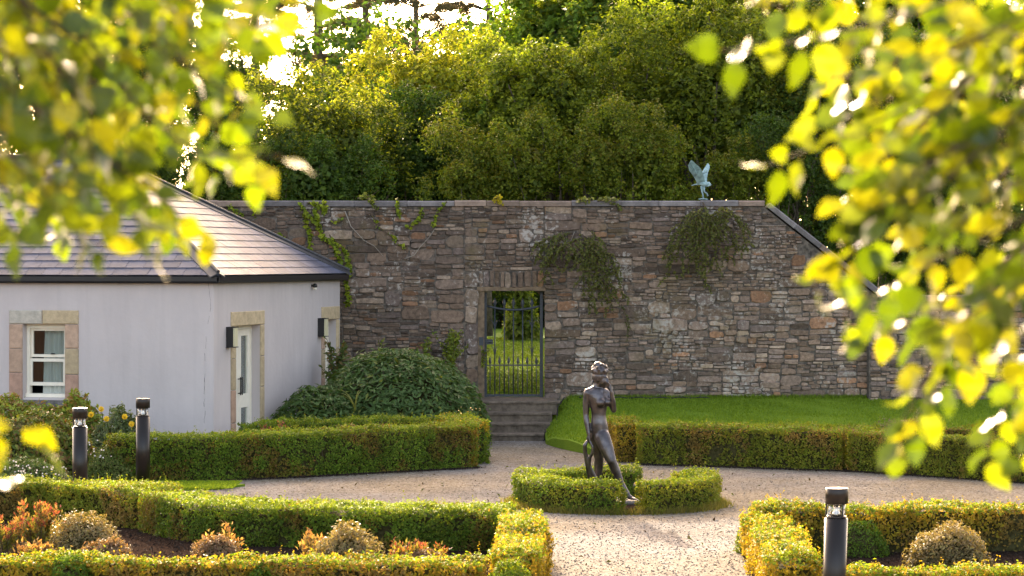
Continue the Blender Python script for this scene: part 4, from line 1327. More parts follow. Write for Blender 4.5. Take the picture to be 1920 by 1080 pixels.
# middle right
hedge('box_hedge', 'clipped box hedge right of the statue, below the lawn', [(1.98, 39.1), (3.2, 38.6), (4.93, 37.85)], .5, .60, 'olive', 'bronze', 104, 4400, .030, patch=.4, gaps=.08)
hedge('box_hedge', 'clipped box hedge at the far right under the hanging leaves', [(5.06, 37.75), (6.1, 36.9), (7.35, 35.65)], .5, .60, 'olive', 'bronze', 105, 4400, .030, patch=.4, gaps=.08)
hedge('box_hedge', 'rear box hedge on the edge of the lawn right of the statue', [(1.75, 40.55), (4.6, 40.6), (9, 40.5)], .42, .47, 'olive', 'bronze', 106, 3600, .032, patch=.15, gaps=.4)
hedge('box_hedge', 'end hedge closing the right bed beside the gravel path', [(1.78, 39.25), (1.70, 40.3)], .42, .62, 'bronze', 'gold', 107, 4200, .030, patch=.2, gaps=.3)
# ring round the statue
rc = np.array([1.32, 32.5]); rr0 = 1.12
arc = lambda a0, a1: [(rc[0] + rr0 * math.cos(R(a)), rc[1] + rr0 * math.sin(R(a)) * .98) for a in np.linspace(a0, a1, 18)]
hedge('ring_hedge', 'curved low hedge wrapping the left and back of the statue', arc(72, 271), .38, .37, 'green', 'olive', 108, 5000, .028, patch=.1, tips='fresh', gaps=.2, ragged=.045)
hedge('ring_hedge', 'short curved low hedge right of the statue', arc(-76, 38), .38, .38, 'green', 'olive', 109, 5000, .028, patch=.1, tips='fresh', gaps=.2, ragged=.045)
# front left bed
hedge('box_hedge', 'sunlit low hedge along the gravel in the left foreground', [(-3.9, 29.2), (-3.35, 28.2), (-2.7, 27.75), (-1.5, 27.5), (-.02, 27.3)], .72, .46, 'green', 'rust', 110, 6200, .028, patch=.42, gaps=.1, ragged=.035)
hedge('box_hedge', 'hedge curving behind the red shrubs at the left edge', [(-6.6, 30.5), (-5.6, 30.6), (-5.0, 30.4), (-4.05, 29.5)], .70, .47, 'olive', 'bronze', 111, 5600, .028, patch=.25, gaps=.1, ragged=.04)
hedge('box_hedge', 'golden hedge end running toward the viewer right of the front left bed', [(.08, 27.0), (.12, 25.5), (.08, 24.2), (.02, 23.0)], .40, .45, 'gold', 'gold', 112, 5600, .030, gaps=.15, ragged=.06)
hedge('box_hedge', 'golden low hedge along the bottom left edge in front of the shrubs', [(-6, 22.9), (-4.5, 22.9), (-2.2, 22.85), (-.25, 22.75)], .42, .44, 'gold', 'bronze', 113, 6000, .030, patch=.1, gaps=.15, ragged=.05)
# front right bed
hedge('box_hedge', 'golden hedge running toward the viewer behind the right bollard', [(2.62, 26.6), (2.60, 25.2), (2.58, 24), (2.5, 22.6)], .46, .45, 'gold', 'gold', 114, 5600, .030, gaps=.15, ragged=.06)
hedge('box_hedge', 'leggy golden hedge behind the mound shrub in the right foreground', [(2.55, 27.15), (3.6, 27.0), (4.6, 27.0), (6.2, 27.3)], .42, .50, 'gold', 'bronze', 115, 5200, .030, patch=.1, gaps=.2, ragged=.05, bare=True)
hedge('box_hedge', 'low golden hedge along the bottom right edge', [(2.75, 22.3), (4.0, 22.25), (5.6, 22.3)], .40, .42, 'gold', 'bronze', 116, 5600, .030, patch=.35, gaps=.15, ragged=.05)

# bark chips and fallen leaves along the feet of the hedges and over the beds, dry grass round the statue ring
rl_ = np.random.default_rng(91)
def chips(label, pts, seed, size=.03, cols=((.03, .02, .014), (.055, .036, .026), (.016, .011, .009))):
    pts = np.asarray(pts, float); n = len(pts); c = np.array(cols)[rl_.integers(0, len(cols), n)] * rl_.uniform(.7, 1.3, (n, 1))
    sz = size * rl_.uniform(.5, 1.5, n); p = np.c_[pts[:, :2], pts[:, 2] + sz * .2]
    mb = MB(); mb.leaves(p, unit(rl_.normal(0, .55, (n, 3)) + np.array([0, 0, 1])), sz, sz * .5, c, rl_, fold=.3)
    o = mb.build('bark_chips', M['pebble'], kind='stuff'); tag(o, label, 'bark chips', kind='stuff')
def along(path, off, n, jit=.06, z=.006):
    path = np.array(path, float); seg = np.linalg.norm(np.diff(path, axis=0), axis=1); cum = np.concatenate([[0], np.cumsum(seg)])
    s_ = rl_.uniform(0, cum[-1], n); q = np.c_[np.interp(s_, cum, path[:, 0]), np.interp(s_, cum, path[:, 1])]
    return np.c_[q[:, 0] + rl_.normal(0, jit, n), q[:, 1] + off + rl_.normal(0, jit, n), np.full(n, z)]
chips('soil crumbs and chips along the foot of the house hedge', along([(-5.6, 35.4), (-3.2, 36.4), (-1.7, 37.4), (-.5, 38.15)], 0, 5000, .07), 1)
chips('soil crumbs along the foot of the right hedges', along([(1.9, 38.8), (3.2, 38.3), (5, 37.5), (6.1, 36.55), (7.4, 35.3)], 0, 5000, .07), 2)
chips('bark mulch over the front left bed', np.c_[rl_.uniform(-5.5, 0, 9000), rl_.uniform(23, 29, 9000), np.full(9000, .038)], 3)
chips('bark mulch over the front right bed', np.c_[rl_.uniform(2.5, 6.2, 5000), rl_.uniform(22.4, 27, 5000), np.full(5000, .038)], 4)
th_ = rl_.uniform(0, 6.28, 6000); rr_ = 1.34 + np.abs(rl_.normal(0, .07, 6000)) - .06
grass_blades('ring_weeds', 'dry yellowish grass growing round the foot of the statue hedge', np.c_[1.32 + rr_ * np.cos(th_), 32.5 + rr_ * np.sin(th_) * .98, np.full(6000, .0)], .085, rl_, ((.10, .12, .02), (.26, .21, .06)), .006)
chips('a few fallen leaves on the gravel court', np.c_[rl_.uniform(-3.5, 4.5, 350), rl_.uniform(23, 42, 350), np.full(350, .004)], 5, .05, ((.20, .13, .04), (.12, .08, .03), (.16, .16, .03)))
# bright green box plants set in the golden hedges
def mound(name, label, cat, c, r, pal, seed, n, leaf, up=.35, stems=8, mat='shrub', ragged=.10, jitter=.06, aspect=.45, group=None, palfun=None, clear=None, droop=0.0):
    """dome of leaves on a fan of stems"""
    rng = np.random.default_rng(seed)
    root = thing(name, label, cat, (c[0], c[1], c[2]), group)
    d = unit(rng.normal(size=(n, 3))); d[:, 2] = np.abs(d[:, 2]) * 1.1 - .12; d = unit(d)
    lump = 1 + ragged * (nz(d, 2.6, seed) + .7 * nz(d, 6, seed + 1))
    rad = lump * (1 - np.abs(rng.normal(0, jitter * 1.6, n)) + rng.exponential(.012, n))
    p = np.array(c) + d * np.array(r) * rad[:, None]
    p[:, 2] = np.maximum(p[:, 2], c[2] + .015)
    nn = unit(d / np.array(r) * min(r) + rng.normal(0, .5, (n, 3)) + np.array([0, 0, up]))
    if clear is not None:
        k = clear(p); p, nn, d, rad = p[k], nn[k], d[k], rad[k]
    m = len(p)
    col = pal(p, d, m, rng)
    sz = leaf * rng.uniform(.7, 1.3, m)
    td = d + rng.normal(0, .6, (m, 3)) + np.array([0, 0, -droop])
    mb = MB(); mb.leaves(p, nn, sz, sz * aspect, col, rng, tdir=td)
    mb.build('foliage', M[mat], root, kind='stuff')
    mb = MB()
    for i in range(stems):
        dd = unit(rng.normal(size=3)); dd[2] = abs(dd[2]) + .4; dd = unit(dd)
        q = np.array(c) + dd * np.array(r) * .88
        if clear is not None and not clear(q[None])[0]: continue
        b0 = np.array(c) + np.array([rng.normal(0, .1 * r[0]), rng.normal(0, .1 * r[1]), 0])
        mb.tube([b0, (b0 + q) / 2 + np.array([0, 0, -.05 * r[2]]), q], [.012, .008, .004], 5, caps=False)
    mb.build('stems', M['twig'], root)
    mb = MB(); mb.ellipsoid((c[0], c[1], c[2] + .02), (r[0] * .72, r[1] * .72, r[2] * .74), nu=16, nv=10)
    vv = mb.v[0]; vv[:, 2] = np.maximum(vv[:, 2], c[2]); vv += rng.normal(0, .03 * min(r), vv.shape)
    if clear is not None: vv[~clear(vv)] = np.array(c) + (vv[~clear(vv)] - np.array(c)) * .4
    mb.build('inner_twigs', M['core'], root)
    return root
def palette(cols, var=.25, tip=None, tipat=.55):
    cols = np.array(cols, float)
    def f_(p, d, m, rng):
        i = rng.integers(0, len(cols), m); j = rng.integers(0, len(cols), m); t = rng.uniform(0, 1, (m, 1))
        c = (cols[i] * t + cols[j] * (1 - t)) * rng.uniform(1 - var, 1 + var, (m, 1))
        if tip is not None:
            k = (d[:, 2] + rng.normal(0, .25, m)) > tipat
            tc = np.array(tip, float); c[k] = tc[rng.integers(0, len(tc), k.sum())] * rng.uniform(.8, 1.2, (k.sum(), 1))
        return c
    return f_
GREENBOX = palette([(.08, .15, .012), (.12, .20, .018), (.06, .11, .01)])
mound('box_plant', 'bright green rounded box plant set into the bottom left golden hedge', 'shrub', (-3.92, 22.72, 0), (.27, .24, .47), GREENBOX, 201, 3200, .034, jitter=.03, mat='hedge')
mound('box_plant', 'small green box plant in the bottom hedge near its middle', 'shrub', (-2.22, 22.7, 0), (.2, .2, .42), GREENBOX, 202, 2200, .034, jitter=.03, mat='hedge')
mound('box_plant', 'bright yellow green box plant at the near corner of the left bed', 'shrub', (-.02, 22.55, 0), (.26, .24, .45), palette([(.10, .17, .012), (.18, .22, .02)]), 203, 3000, .034, jitter=.03, mat='hedge')
mound('box_plant', 'bright green box plant in the bottom right golden hedge', 'shrub', (3.25, 22.15, 0), (.26, .24, .43), palette([(.12, .19, .012), (.2, .24, .02)]), 204, 3000, .034, jitter=.03, mat='hedge')
mound('box_plant', 'green box plant at the corner of the right foreground bed', 'shrub', (2.70, 27.12, 0), (.32, .27, .50), palette([(.10, .15, .012), (.17, .2, .02)]), 205, 4200, .030, jitter=.03, mat='hedge')
mound('box_plant', 'dark green box plant beside the right bollard, in the bed', 'shrub', (3.55, 26.6, 0), (.36, .25, .40), GREENBOX, 206, 3600, .030, jitter=.04, mat='hedge')

# ------------------------------------------------------------------ bed shrubs
HEBE = palette([(.10, .085, .03), (.16, .12, .045), (.07, .055, .02)], .3, [(.25, .21, .08), (.21, .16, .07), (.27, .20, .10)], .35)
PINK = palette([(.11, .08, .035), (.17, .11, .05)], .3, [(.25, .17, .09), (.24, .14, .085)], .35)
def low(name, label, px, pyb, w_px, top_px, pal, seed, n=3000, leaf=.04, z=.03, dep=.8, **kw):
    kw['ragged'] = .17; kw['jitter'] = .11; n = int(n * 1.25)
    b = G(px, pyb, z); k = F / b[1]
    hh = (pyb - top_px) / k
    return mound(name, label, 'shrub', b, (w_px / 2 / k, w_px / 2 / k * dep, hh), pal, seed, n, leaf, **kw)
low('mound_shrub', 'large rounded beige tipped shrub in the front left bed', 158, 1052, 150, 962, HEBE, 211, 5200, .040, stems=16, ragged=.10)
low('mound_shrub', 'small pinkish mound shrub in front of the large beige one', 200, 1068, 104, 1006, PINK, 212, 3600, .038, stems=10)
low('mound_shrub', 'pink and cream mound shrub with orange shoots in the middle of the left bed', 412, 1068, 100, 1000, PINK, 213, 3400, .038)
low('mound_shrub', 'brownish beige mound shrub at the right of the front left bed', 648, 1076, 140, 990, HEBE, 214, 5000, .040, stems=14)
low('mound_shrub', 'low pink mound shrub between the beige mound and the golden hedge end', 790, 1070, 100, 1032, PINK, 215, 2600, .036)
low('mound_shrub', 'rounded beige mound shrub in the right foreground bed', 1778, 1070, 160, 985, HEBE, 216, 5600, .040, stems=16)

def shoots(name, label, base, n, hh, spread, cols, seed, leaf=.055, cat='shrub', per=26):
    """upright shrub of shoots that end in tufts of coloured young leaves"""
    rng = np.random.default_rng(seed)
    root = thing(name, label, cat, base)
    mbs = MB(); P_, N_, C_, T_ = [], [], [], []
    cols = [np.array(c, float) for c in cols]
    for i in range(n):
        a = rng.uniform(0, 6.28); r_ = spread * math.sqrt(rng.uniform())
        tip = np.array(base) + np.array([math.cos(a) * r_, math.sin(a) * r_ * .8, hh * rng.uniform(.55, 1.08) * (1 - .25 * (r_ / spread) ** 2)])
        b0 = np.array(base) + np.array([math.cos(a) * r_ * .3, math.sin(a) * r_ * .3, 0])
        mbs.tube([b0, (b0 + tip) / 2 + rng.normal(0, .02, 3), tip], [.008, .005, .002], 4, caps=False)
        for k in range(per):
            t = rng.uniform(.25, 1.0) ** .7
            p = b0 + (tip - b0) * t + rng.normal(0, .022, 3)
            dv = unit(np.array([rng.normal(), rng.normal(), .7 + .6 * t]))
            P_.append(p + dv * leaf * .4); T_.append(dv); N_.append(unit(np.cross(dv, rng.normal(size=3))))
            w = np.clip((t - .55) * 2.6 + rng.normal(0, .2), 0, 1)
            C_.append((cols[0] * (1 - w) + cols[1 + rng.integers(0, len(cols) - 1)] * w) * rng.uniform(.75, 1.25))
    P_, N_, C_, T_ = map(np.array, (P_, N_, C_, T_))
    sz = leaf * rng.uniform(.7, 1.3, len(P_))
    mb = MB(); mb.leaves(P_, N_, sz, sz * .36, C_, rng, tdir=T_)
    mb.build('foliage', M['hedge'], root, kind='stuff'); mbs.build('stems', M['twig'], root)
    return root
RED = [(.12, .13, .03), (.30, .07, .05), (.30, .14, .06), (.22, .06, .05), (.20, .17, .05), (.16, .15, .04)]
ORG = [(.17, .14, .05), (.34, .16, .07), (.33, .22, .10)]
def gsh(px, pyb, top, wpx, cols, seed, name, label, n=14, leaf=.055, per=26):
    b = G(px, pyb, .03); k = F / b[1]
    return shoots(name, label, b, n, (pyb - top) / k * .93, wpx / 2 / k, cols, seed, leaf * 1.1, per=int(per * 1.7))
gsh(70, 1035, 938, 120, RED, 221, 'red_shrub', 'loose shrub with scarlet young leaves at the left edge', 26)
gsh(10, 1045, 955, 90, RED, 222, 'red_shrub', 'crimson tipped shrub cut by the left edge of the picture', 20)
gsh(70, 1060, 1010, 70, ORG, 223, 'red_shrub', 'low orange leaved plant below the scarlet shrub', 12)
gsh(415, 1062, 982, 90, ORG, 224, 'orange_shrub', 'orange shoots rising from the pink mound in the left bed', 12)
gsh(592, 1068, 990, 56, ORG, 225, 'orange_shrub', 'slender orange shoots left of the brownish mound', 6)
gsh(785, 1068, 1000, 110, RED, 226, 'orange_shrub', 'red and orange shoots right of the brownish mound', 12)
gsh(512, 868, 785, 70, [(.12, .07, .03), (.30, .10, .07), (.24, .08, .06)], 227, 'red_shrub', 'dull red leaved shrub between the hedges beside the house door', 26, .05)
gsh(455, 868, 808, 40, [(.14, .08, .04), (.32, .13, .09)], 228, 'red_shrub', 'small reddish plant left of the dull red shrub by the house', 12, .045)
low('mound_shrub', 'row of beige tipped plants between the two house hedges', 660, 870, 190, 806, HEBE, 229, 3600, .045, dep=.25)
low('mound_shrub', 'dry brownish plant in the gap between the right hedges', 1603, 872, 62, 800, PINK, 230, 1600, .04, dep=.5)
low('mound_shrub', 'greyish tuft of plants behind the right hedges', 1700, 850, 170, 782, palette([(.15, .14, .07), (.22, .18, .10)]), 231, 2600, .045, dep=.25)
mb = MB()
for k, (x, y, sx) in enumerate(((4.45, 23.9, .2), (4.85, 24.0, .18))):
    mb = MB(); mb.ellipsoid((x, y, .10), (sx, .16, .13), nu=10, nv=7); vv = mb.v[0]; vv += np.random.default_rng(k).normal(0, .015, vv.shape)
    o = mb.build('edging_stone', M['rock']); tag(o, ('grey stone beside the beige mound in the right bed', 'grey stone at the right picture edge')[k], 'stone')

# ------------------------------------------------------------------ big evergreen shrub by the house, and the plants round it
def house_clear(p):
    q = p - A
    return ~(((q @ n2) < .06) & ((q @ d2) < L2) & ((q @ d2) > -.06))
def pal_rhodo(p, d, m, rng):
    t = rng.uniform(0, 1, (m, 1))
    c = np.array([.05, .095, .022]) * (1 - t) + np.array([.11, .18, .05]) * t
    k = rng.uniform(size=m) < .04; c[k] = np.array([.17, .2, .04])
    return c
mound('evergreen_shrub', 'broad dark green dome shrub between the house and the steps', 'shrub', (-1.92, 43.0, .05), (1.52, 1.55, 1.53), pal_rhodo, 240, 15000, .13, up=.5, stems=26, ragged=.06, jitter=.05, aspect=.30, clear=house_clear, droop=.5)
mound('evergreen_shrub', 'lower dark green shrub leaning on the house wall', 'shrub', (-3.15, 42.2, .05), (.85, 1.0, .98), pal_rhodo, 241, 6500, .12, up=.5, stems=14, ragged=.1, aspect=.30, clear=house_clear, droop=.5)

def sprays(name, label, base, stems, leaf, cols, seed, per=40, cat='plant', mat='shrub', aspect=.5):
    """plant of given stems (lists of points), leaves set along them"""
    rng = np.random.default_rng(seed)
    root = thing(name, label, cat, base)
    ms = MB(); ml = MB(); cols = np.array(cols, float)
    for st in stems:
        st = np.array(st, float); seg = np.linalg.norm(np.diff(st, axis=0), axis=1); cum = np.concatenate([[0], np.cumsum(seg)])
        ms.tube(st, np.linspace(.012, .004, len(st)), 5, caps=False)
        n = max(3, int(per * cum[-1])); t = rng.uniform(.08, 1, n) * cum[-1]
        p = np.c_[[np.interp(t, cum, st[:, k]) for k in range(3)]].T
        dv = unit(rng.normal(size=(n, 3)) + np.array([0, -.3, .1]))
        c = cols[rng.integers(0, len(cols), n)] * rng.uniform(.75, 1.25, (n, 1))
        sz = leaf * rng.uniform(.6, 1.3, n)
        p = p + dv * (sz[:, None] * .5)
        ml.leaves(p, unit(rng.normal(0, .6, (n, 3)) + np.array([0, -.6, .5])), sz, sz * aspect, c, rng, tdir=dv)
    ml.build('foliage', M[mat], root, kind='stuff'); ms.build('stems', M['twig'], root)
    return root
def fan(base, n, hh, sp_, rng, bend=.25):
    out = []
    for i in range(n):
        a = rng.uniform(0, 6.28); r_ = sp_ * rng.uniform(.2, 1)
        tip = np.array(base) + np.array([math.cos(a) * r_, math.sin(a) * r_ * .5, hh * rng.uniform(.6, 1.1)])
        mid = (np.array(base) + tip) / 2 + np.array([-math.cos(a) * r_ * bend, 0, hh * .08])
        out.append([base, mid, tip])
    return out
rv_ = np.random.default_rng(77)
LG = [(.16, .20, .02), (.22, .24, .025), (.11, .15, .015)]
b = P(845, 705, 45.85); sprays('wall_shrub', 'light green shrub against the wall left of the gate', b, fan(b, 26, .78, .42, rv_), .075, LG, 250, 60)
b = P(800, 690, 45.9); sprays('wall_shrub', 'slim light green shoot at the wall above the dark dome', b, fan(b, 7, .50, .15, rv_), .07, LG, 251, 55)
b = P(715, 680, 46.0); sprays('wall_shrub', 'thin yellowish sprig on the wall behind the dome', b, fan(b, 3, .5, .06, rv_), .06, LG, 252, 45)
b = P(905, 690, 45.9); sprays('wall_shrub', 'small sprig beside the gate post', b, fan(b, 6, .38, .14, rv_), .06, LG, 253, 50)
b = np.array([-3.05, 44.3, .6]); sprays('fern', 'brownish fern fronds in front of the second house door', b, fan(b, 14, 1.05, .28, rv_), .11, [(.07, .10, .02), (.16, .11, .03), (.10, .13, .03)], 254, 60, aspect=.35)
b = np.array([-3.5, 41.55, .05])
def strap(name, label, base, n, hh, seed, col=(.14, .18, .03)):
    rng = np.random.default_rng(seed); mb = MB()
    for i in range(n):
        a = rng.uniform(0, 6.28); r_ = hh * rng.uniform(.3, .8); h_ = hh * rng.uniform(.6, 1.1)
        ts = np.linspace(0, 1, 6); w = .012 * (1 - ts) ** .5 + .002
        c = np.array([[base[0] + math.cos(a) * r_ * t ** 1.6, base[1] + math.sin(a) * r_ * t ** 1.6, base[2] + h_ * (1.6 * t - .75 * t * t)] for t in ts])
        s_ = np.array([-math.sin(a), math.cos(a), 0])
        V = np.vstack([c - s_ * w[:, None], c + s_ * w[:, None]])
        mb.add(V, [(k, k + 1, 7 + k, 6 + k) for k in range(5)], np.array(col) * rng.uniform(.7, 1.3))
    o = mb.build(name, M['grassblade']); tag(o, label, 'plant'); return o
strap('strap_leaf_plant', 'tuft of narrow arching leaves at the foot of the dark dome', (-2.95, 41.35, .05), 34, .62, 61)
strap('strap_leaf_plant', 'narrow leaved tuft close to the house wall', (-3.45, 41.4, .05), 22, .5, 62, (.07, .12, .03))
strap('strap_leaf_plant', 'yellowish arching blades out of the middle of the dark dome', (-2.55, 41.6, .65), 6, .5, 63, (.25, .26, .06))

# left bed below the window
def gm(px, y, top, wpx, pal, seed, label, n=4000, leaf=.08, name='bed_shrub', dep=.7, **kw):
    k = F / y; hh = H - (top - HY) / k
    return mound(name, label, 'shrub', ((px - 960) / k, y, .02), (wpx / 2 / k, wpx / 2 / k * dep, hh), pal, seed, int(n * 1.6), leaf, **kw)
MIX = palette([(.10, .17, .02), (.16, .22, .02), (.22, .25, .03), (.07, .12, .02)], .25, [(.26, .30, .03), (.30, .17, .05), (.20, .26, .03)], .45)
MIX2 = palette([(.08, .13, .02), (.13, .18, .02), (.20, .22, .03), (.22, .12, .04)], .25)
gm(40, 38.2, 748, 190, MIX, 261, 'yellow green shrub under the sash window at the left edge', 5200, clear=house_clear, ragged=.14)
gm(135, 38.3, 752, 150, MIX, 262, 'green and orange shrub under the window, behind the first bollard', 4600, clear=house_clear, ragged=.14)
gm(75, 36.2, 785, 240, MIX2, 263, 'dark green and rusty shrub in the middle of the left bed', 5200, ragged=.14)
gm(225, 37.4, 775, 110, palette([(.09, .13, .04), (.14, .18, .06), (.20, .22, .12)]), 264, 'grey green rose bush with yellow flowers between the bollards', 3600, .065, clear=house_clear, ragged=.16)
gm(205, 35.6, 840, 90, palette([(.08, .13, .02), (.12, .16, .03), (.18, .19, .05)]), 265, 'small green bush with white flowers between the left bollards', 2600, .045)
gm(40, 34.0, 862, 200, palette([(.06, .11, .02), (.09, .14, .03)]), 266, 'low green plants with small white flowers behind the left hedge', 3600, .045)
def flowers(label, spots, r_, col, seed, name='flowers'):
    rng = np.random.default_rng(seed)
    for (px, py, y, lab) in spots:
        p = P(px, py, y); mb = MB(); n = 9
        th = np.linspace(0, 6.28, n, endpoint=False)
        pp = np.vstack([p + np.c_[np.cos(th) * r_ * .55, -.02 + 0 * th, np.sin(th) * r_ * .55], p + np.c_[np.cos(th + .3) * r_ * .3, -.035 + 0 * th, np.sin(th + .3) * r_ * .3]])
        nn = unit(np.vstack([np.c_[np.cos(th) * .5, -1 + 0 * th, np.sin(th) * .5]] * 2) + rng.normal(0, .2, (2 * n, 3)))
        mb.leaves(pp, nn, r_ * .9, r_ * .6, np.tile(np.array(col), (2 * n, 1)) * rng.uniform(.85, 1.1, (2 * n, 1)), rng)
        mb.tube([p + np.array([0, .0, 0]), p + np.array([.01, .12, -.18])], .006, 4, c=(.08, .12, .02))
        o = mb.build('flower', M['petal']); tag(o, lab, 'flower', label)
flowers('yellow roses', [(190, 767, 37.0, 'topmost yellow rose left of the taller bollard'), (171, 777, 36.9, 'pale yellow rose just right of the shorter bollard cap'), (234, 781, 36.9, 'yellow rose touching the taller bollard at mid height'), (247, 795, 36.8, 'lowest yellow rose against the taller bollard'), (200, 785, 36.85, 'small yellow rose in the middle of the rose bush')], .05, (.75, .50, .03), 5)
rf = np.random.default_rng(12); 
for (cx, cy, y, lab, nn_) in ((40, 878, 32.9, 'sprays of tiny white flowers at the left edge behind the hedge', 26), (176, 842, 34.9, 'sprays of tiny white flowers beside the shorter bollard', 18), (100, 885, 33.0, 'tiny white flowers low behind the left hedge', 14)):
    p = np.array([P(cx + rf.normal(0, 16), cy + rf.normal(0, 9), y + rf.normal(0, .1)) for _ in range(nn_)])
    mb = MB(); mb.leaves(p, unit(rf.normal(0, .5, p.shape) + np.array([0, -1, .6])), .03, .028, np.tile((.52, .50, .47), (nn_, 1)), rf)
    for q in p[::3]: mb.tube([q, q + np.array([rf.normal(0, .03), .03, -.2])], .003, 3, c=(.1, .14, .03), caps=False)
    o = mb.build('white_flowers', M['petal'], kind='stuff'); tag(o, lab, 'flowers', kind='stuff')

# ------------------------------------------------------------------ climbers on the wall
def wp(px, py, off=.05): return P(px, py, WY - off)
IVY = [(.24, .29, .02), (.33, .36, .03), (.17, .22, .02)]
def ivy(label, strands, seed, leaf=.075, per=70, cols=IVY):
    per = int(per * 1.35)
    return sprays('ivy', label, wp(*strands[0][0]), [[wp(x, y, .045 + .02 * ((i + k) % 2)) for i, (x, y) in enumerate(s_)] for k, s_ in enumerate(strands)], leaf, cols, seed, per, 'climber', 'tree', .8)
ivy('yellow green creeper trailing down the wall beside the house roof', [
    [(560, 378), (570, 395), (575, 420), (582, 445), (580, 468)], [(600, 378), (590, 400), (600, 425), (605, 445), (618, 452), (635, 462)], [(570, 400), (585, 410), (600, 428)],
    [(640, 455), (650, 480), (655, 505), (648, 530), (655, 560), (650, 575)], [(618, 440), (632, 470), (640, 500), (655, 520)], [(575, 380), (600, 384), (610, 400), (608, 378)]], 301, per=95)
ivy('small yellow green ivy sprigs below the coping in the middle of the wall', [[(745, 372), (748, 395), (750, 410)], [(788, 385), (790, 405), (778, 420), (762, 428)], [(838, 378), (822, 395), (815, 412), (812, 425)]], 302, per=60)
ivy('ivy tuft growing over the coping at the wall middle', [[(670, 372), (690, 366), (705, 374)], [(690, 370), (700, 385), (705, 395)]], 303, per=60, cols=[(.13, .15, .03), (.18, .2, .05)])
ivy('ivy wisps at the wall top above the house roof', [[(430, 385), (440, 395), (455, 405)], [(470, 378), (478, 392), (476, 408)], [(510, 445), (525, 442), (532, 450)], [(420, 395), (435, 410), (450, 408)]], 304, per=60)
ivy('pale ivy tuft on the coping above the gate', [[(1080, 378), (1095, 376), (1112, 376)], [(1120, 377), (1140, 374), (1158, 376)], [(1130, 376), (1150, 382), (1165, 392)]], 305, per=70, cols=[(.2, .2, .05), (.15, .16, .05)])
ivy('tiny yellow sprig on the coping left of the gate', [[(930, 374), (934, 368), (936, 378)], [(925, 377), (935, 374), (940, 382)]], 306, per=70, cols=[(.35, .28, .02)])
ivy('sparse leaves of creeper below the first trail', [[(695, 400), (710, 425), (730, 440), (745, 455), (760, 470)], [(620, 420), (640, 412), (646, 408)]], 307, per=22)
def coto(label, origin, fans, seed, top):
    rng = np.random.default_rng(seed); stems = []
    for (x, y, arch) in fans:
        arch *= .35; ox, oy = origin[0] + rng.normal(0, 10) + (x - origin[0]) * .25, origin[1] + rng.normal(0, 8)
        mid1 = (ox + (x - ox) * .45, oy + (y - oy) * .25 - arch); mid2 = (ox + (x - ox) * .8, oy + (y - oy) * .6 - arch * .5)
        st = [wp(ox, oy, .06), wp(*mid1, .22 + rng.uniform(0, .12)), wp(*mid2, .26 + rng.uniform(0, .12)), wp(x, y, .16)]
        stems.append(st)
        a = np.array(st)
        for k in range(7):                       # herring-bone side shoots
            t = rng.uniform(.2, .98); i = min(2, int(t * 3)); q = a[i] + (a[i + 1] - a[i]) * (t * 3 - i)
            sg = 1 if k % 2 else -1
            stems.append([q, q + np.array([sg * rng.uniform(.05, .14), -.03, -rng.uniform(.03, .12)]), q + np.array([sg * rng.uniform(.09, .22), -.04, -rng.uniform(.12, .30)])])
    return sprays('cotoneaster', label, wp(*origin, .06), stems, .042, [(.09, .11, .02), (.13, .145, .03), (.17, .165, .035)], seed, 135, 'shrub', 'shrub', .6)
coto('drooping dark green shrub rooted in the wall below the heron', (1322, 392), [(1252, 520, 25), (1268, 490, 20), (1290, 510, 12), (1305, 500, 5), (1322, 540, 0), (1328, 500, 0), (1345, 505, 5), (1365, 490, 12), (1380, 470, 18), (1402, 472, 25), (1300, 440, 15), (1350, 430, 12), (1275, 450, 20), (1390, 425, 14), (1335, 450, 5), (1310, 465, 6), (1250, 505, 30)], 311, 380)
coto('drooping dark green shrub rooted in the wall right above the gate', (1085, 442), [(1010, 480, 10), (1030, 500, 8), (1050, 470, 6), (1000, 465, 8), (1095, 560, 0), (1105, 590, 0), (1125, 560, 5), (1140, 545, 8), (1160, 525, 10), (1168, 560, 12), (1150, 585, 6), (1120, 520, 4), (1075, 490, 4), (1110, 500, 4), (1135, 500, 6), (1020, 530, 12)], 312, 430)
sprays('cotoneaster', 'thin dark sprig hanging on the wall between gate and statue', wp(1165, 570), [[wp(1165, 570), wp(1176, 595, .1), wp(1182, 618, .1)], [wp(1172, 600), wp(1178, 620, .09), wp(1176, 640, .08)]], .035, [(.07, .09, .02), (.1, .12, .02)], 313, 130, 'shrub', 'shrub')
# dead twigs on the wall
for (label, path) in (('bare pale dead branch in the shrub above the gate', [(1035, 465), (1052, 455), (1070, 448), (1082, 438)]), ('bare dead branch below it in the same shrub', [(1040, 445), (1065, 458), (1085, 470), (1092, 485)]),
                      ('bare pale stem on the wall at mid height', [(760, 484), (775, 476), (790, 462), (805, 445), (818, 425)]), ('long bare creeper stem across the wall beside the roof', [(645, 400), (660, 425), (680, 450), (700, 462), (720, 480)])):
    mb = MB(); mb.tube([wp(x + rv_.normal(0, 2.5), y + rv_.normal(0, 2.5), .06) for x, y in path], np.linspace(.010, .004, len(path)), 5)
    o = mb.build('dead_branch', M['deadwood'] if 'deadwood' in M else M.setdefault('deadwood', simple('dead wood', (.30, .25, .20), .9, noise=.2)), smooth=True); tag(o, label, 'branch')

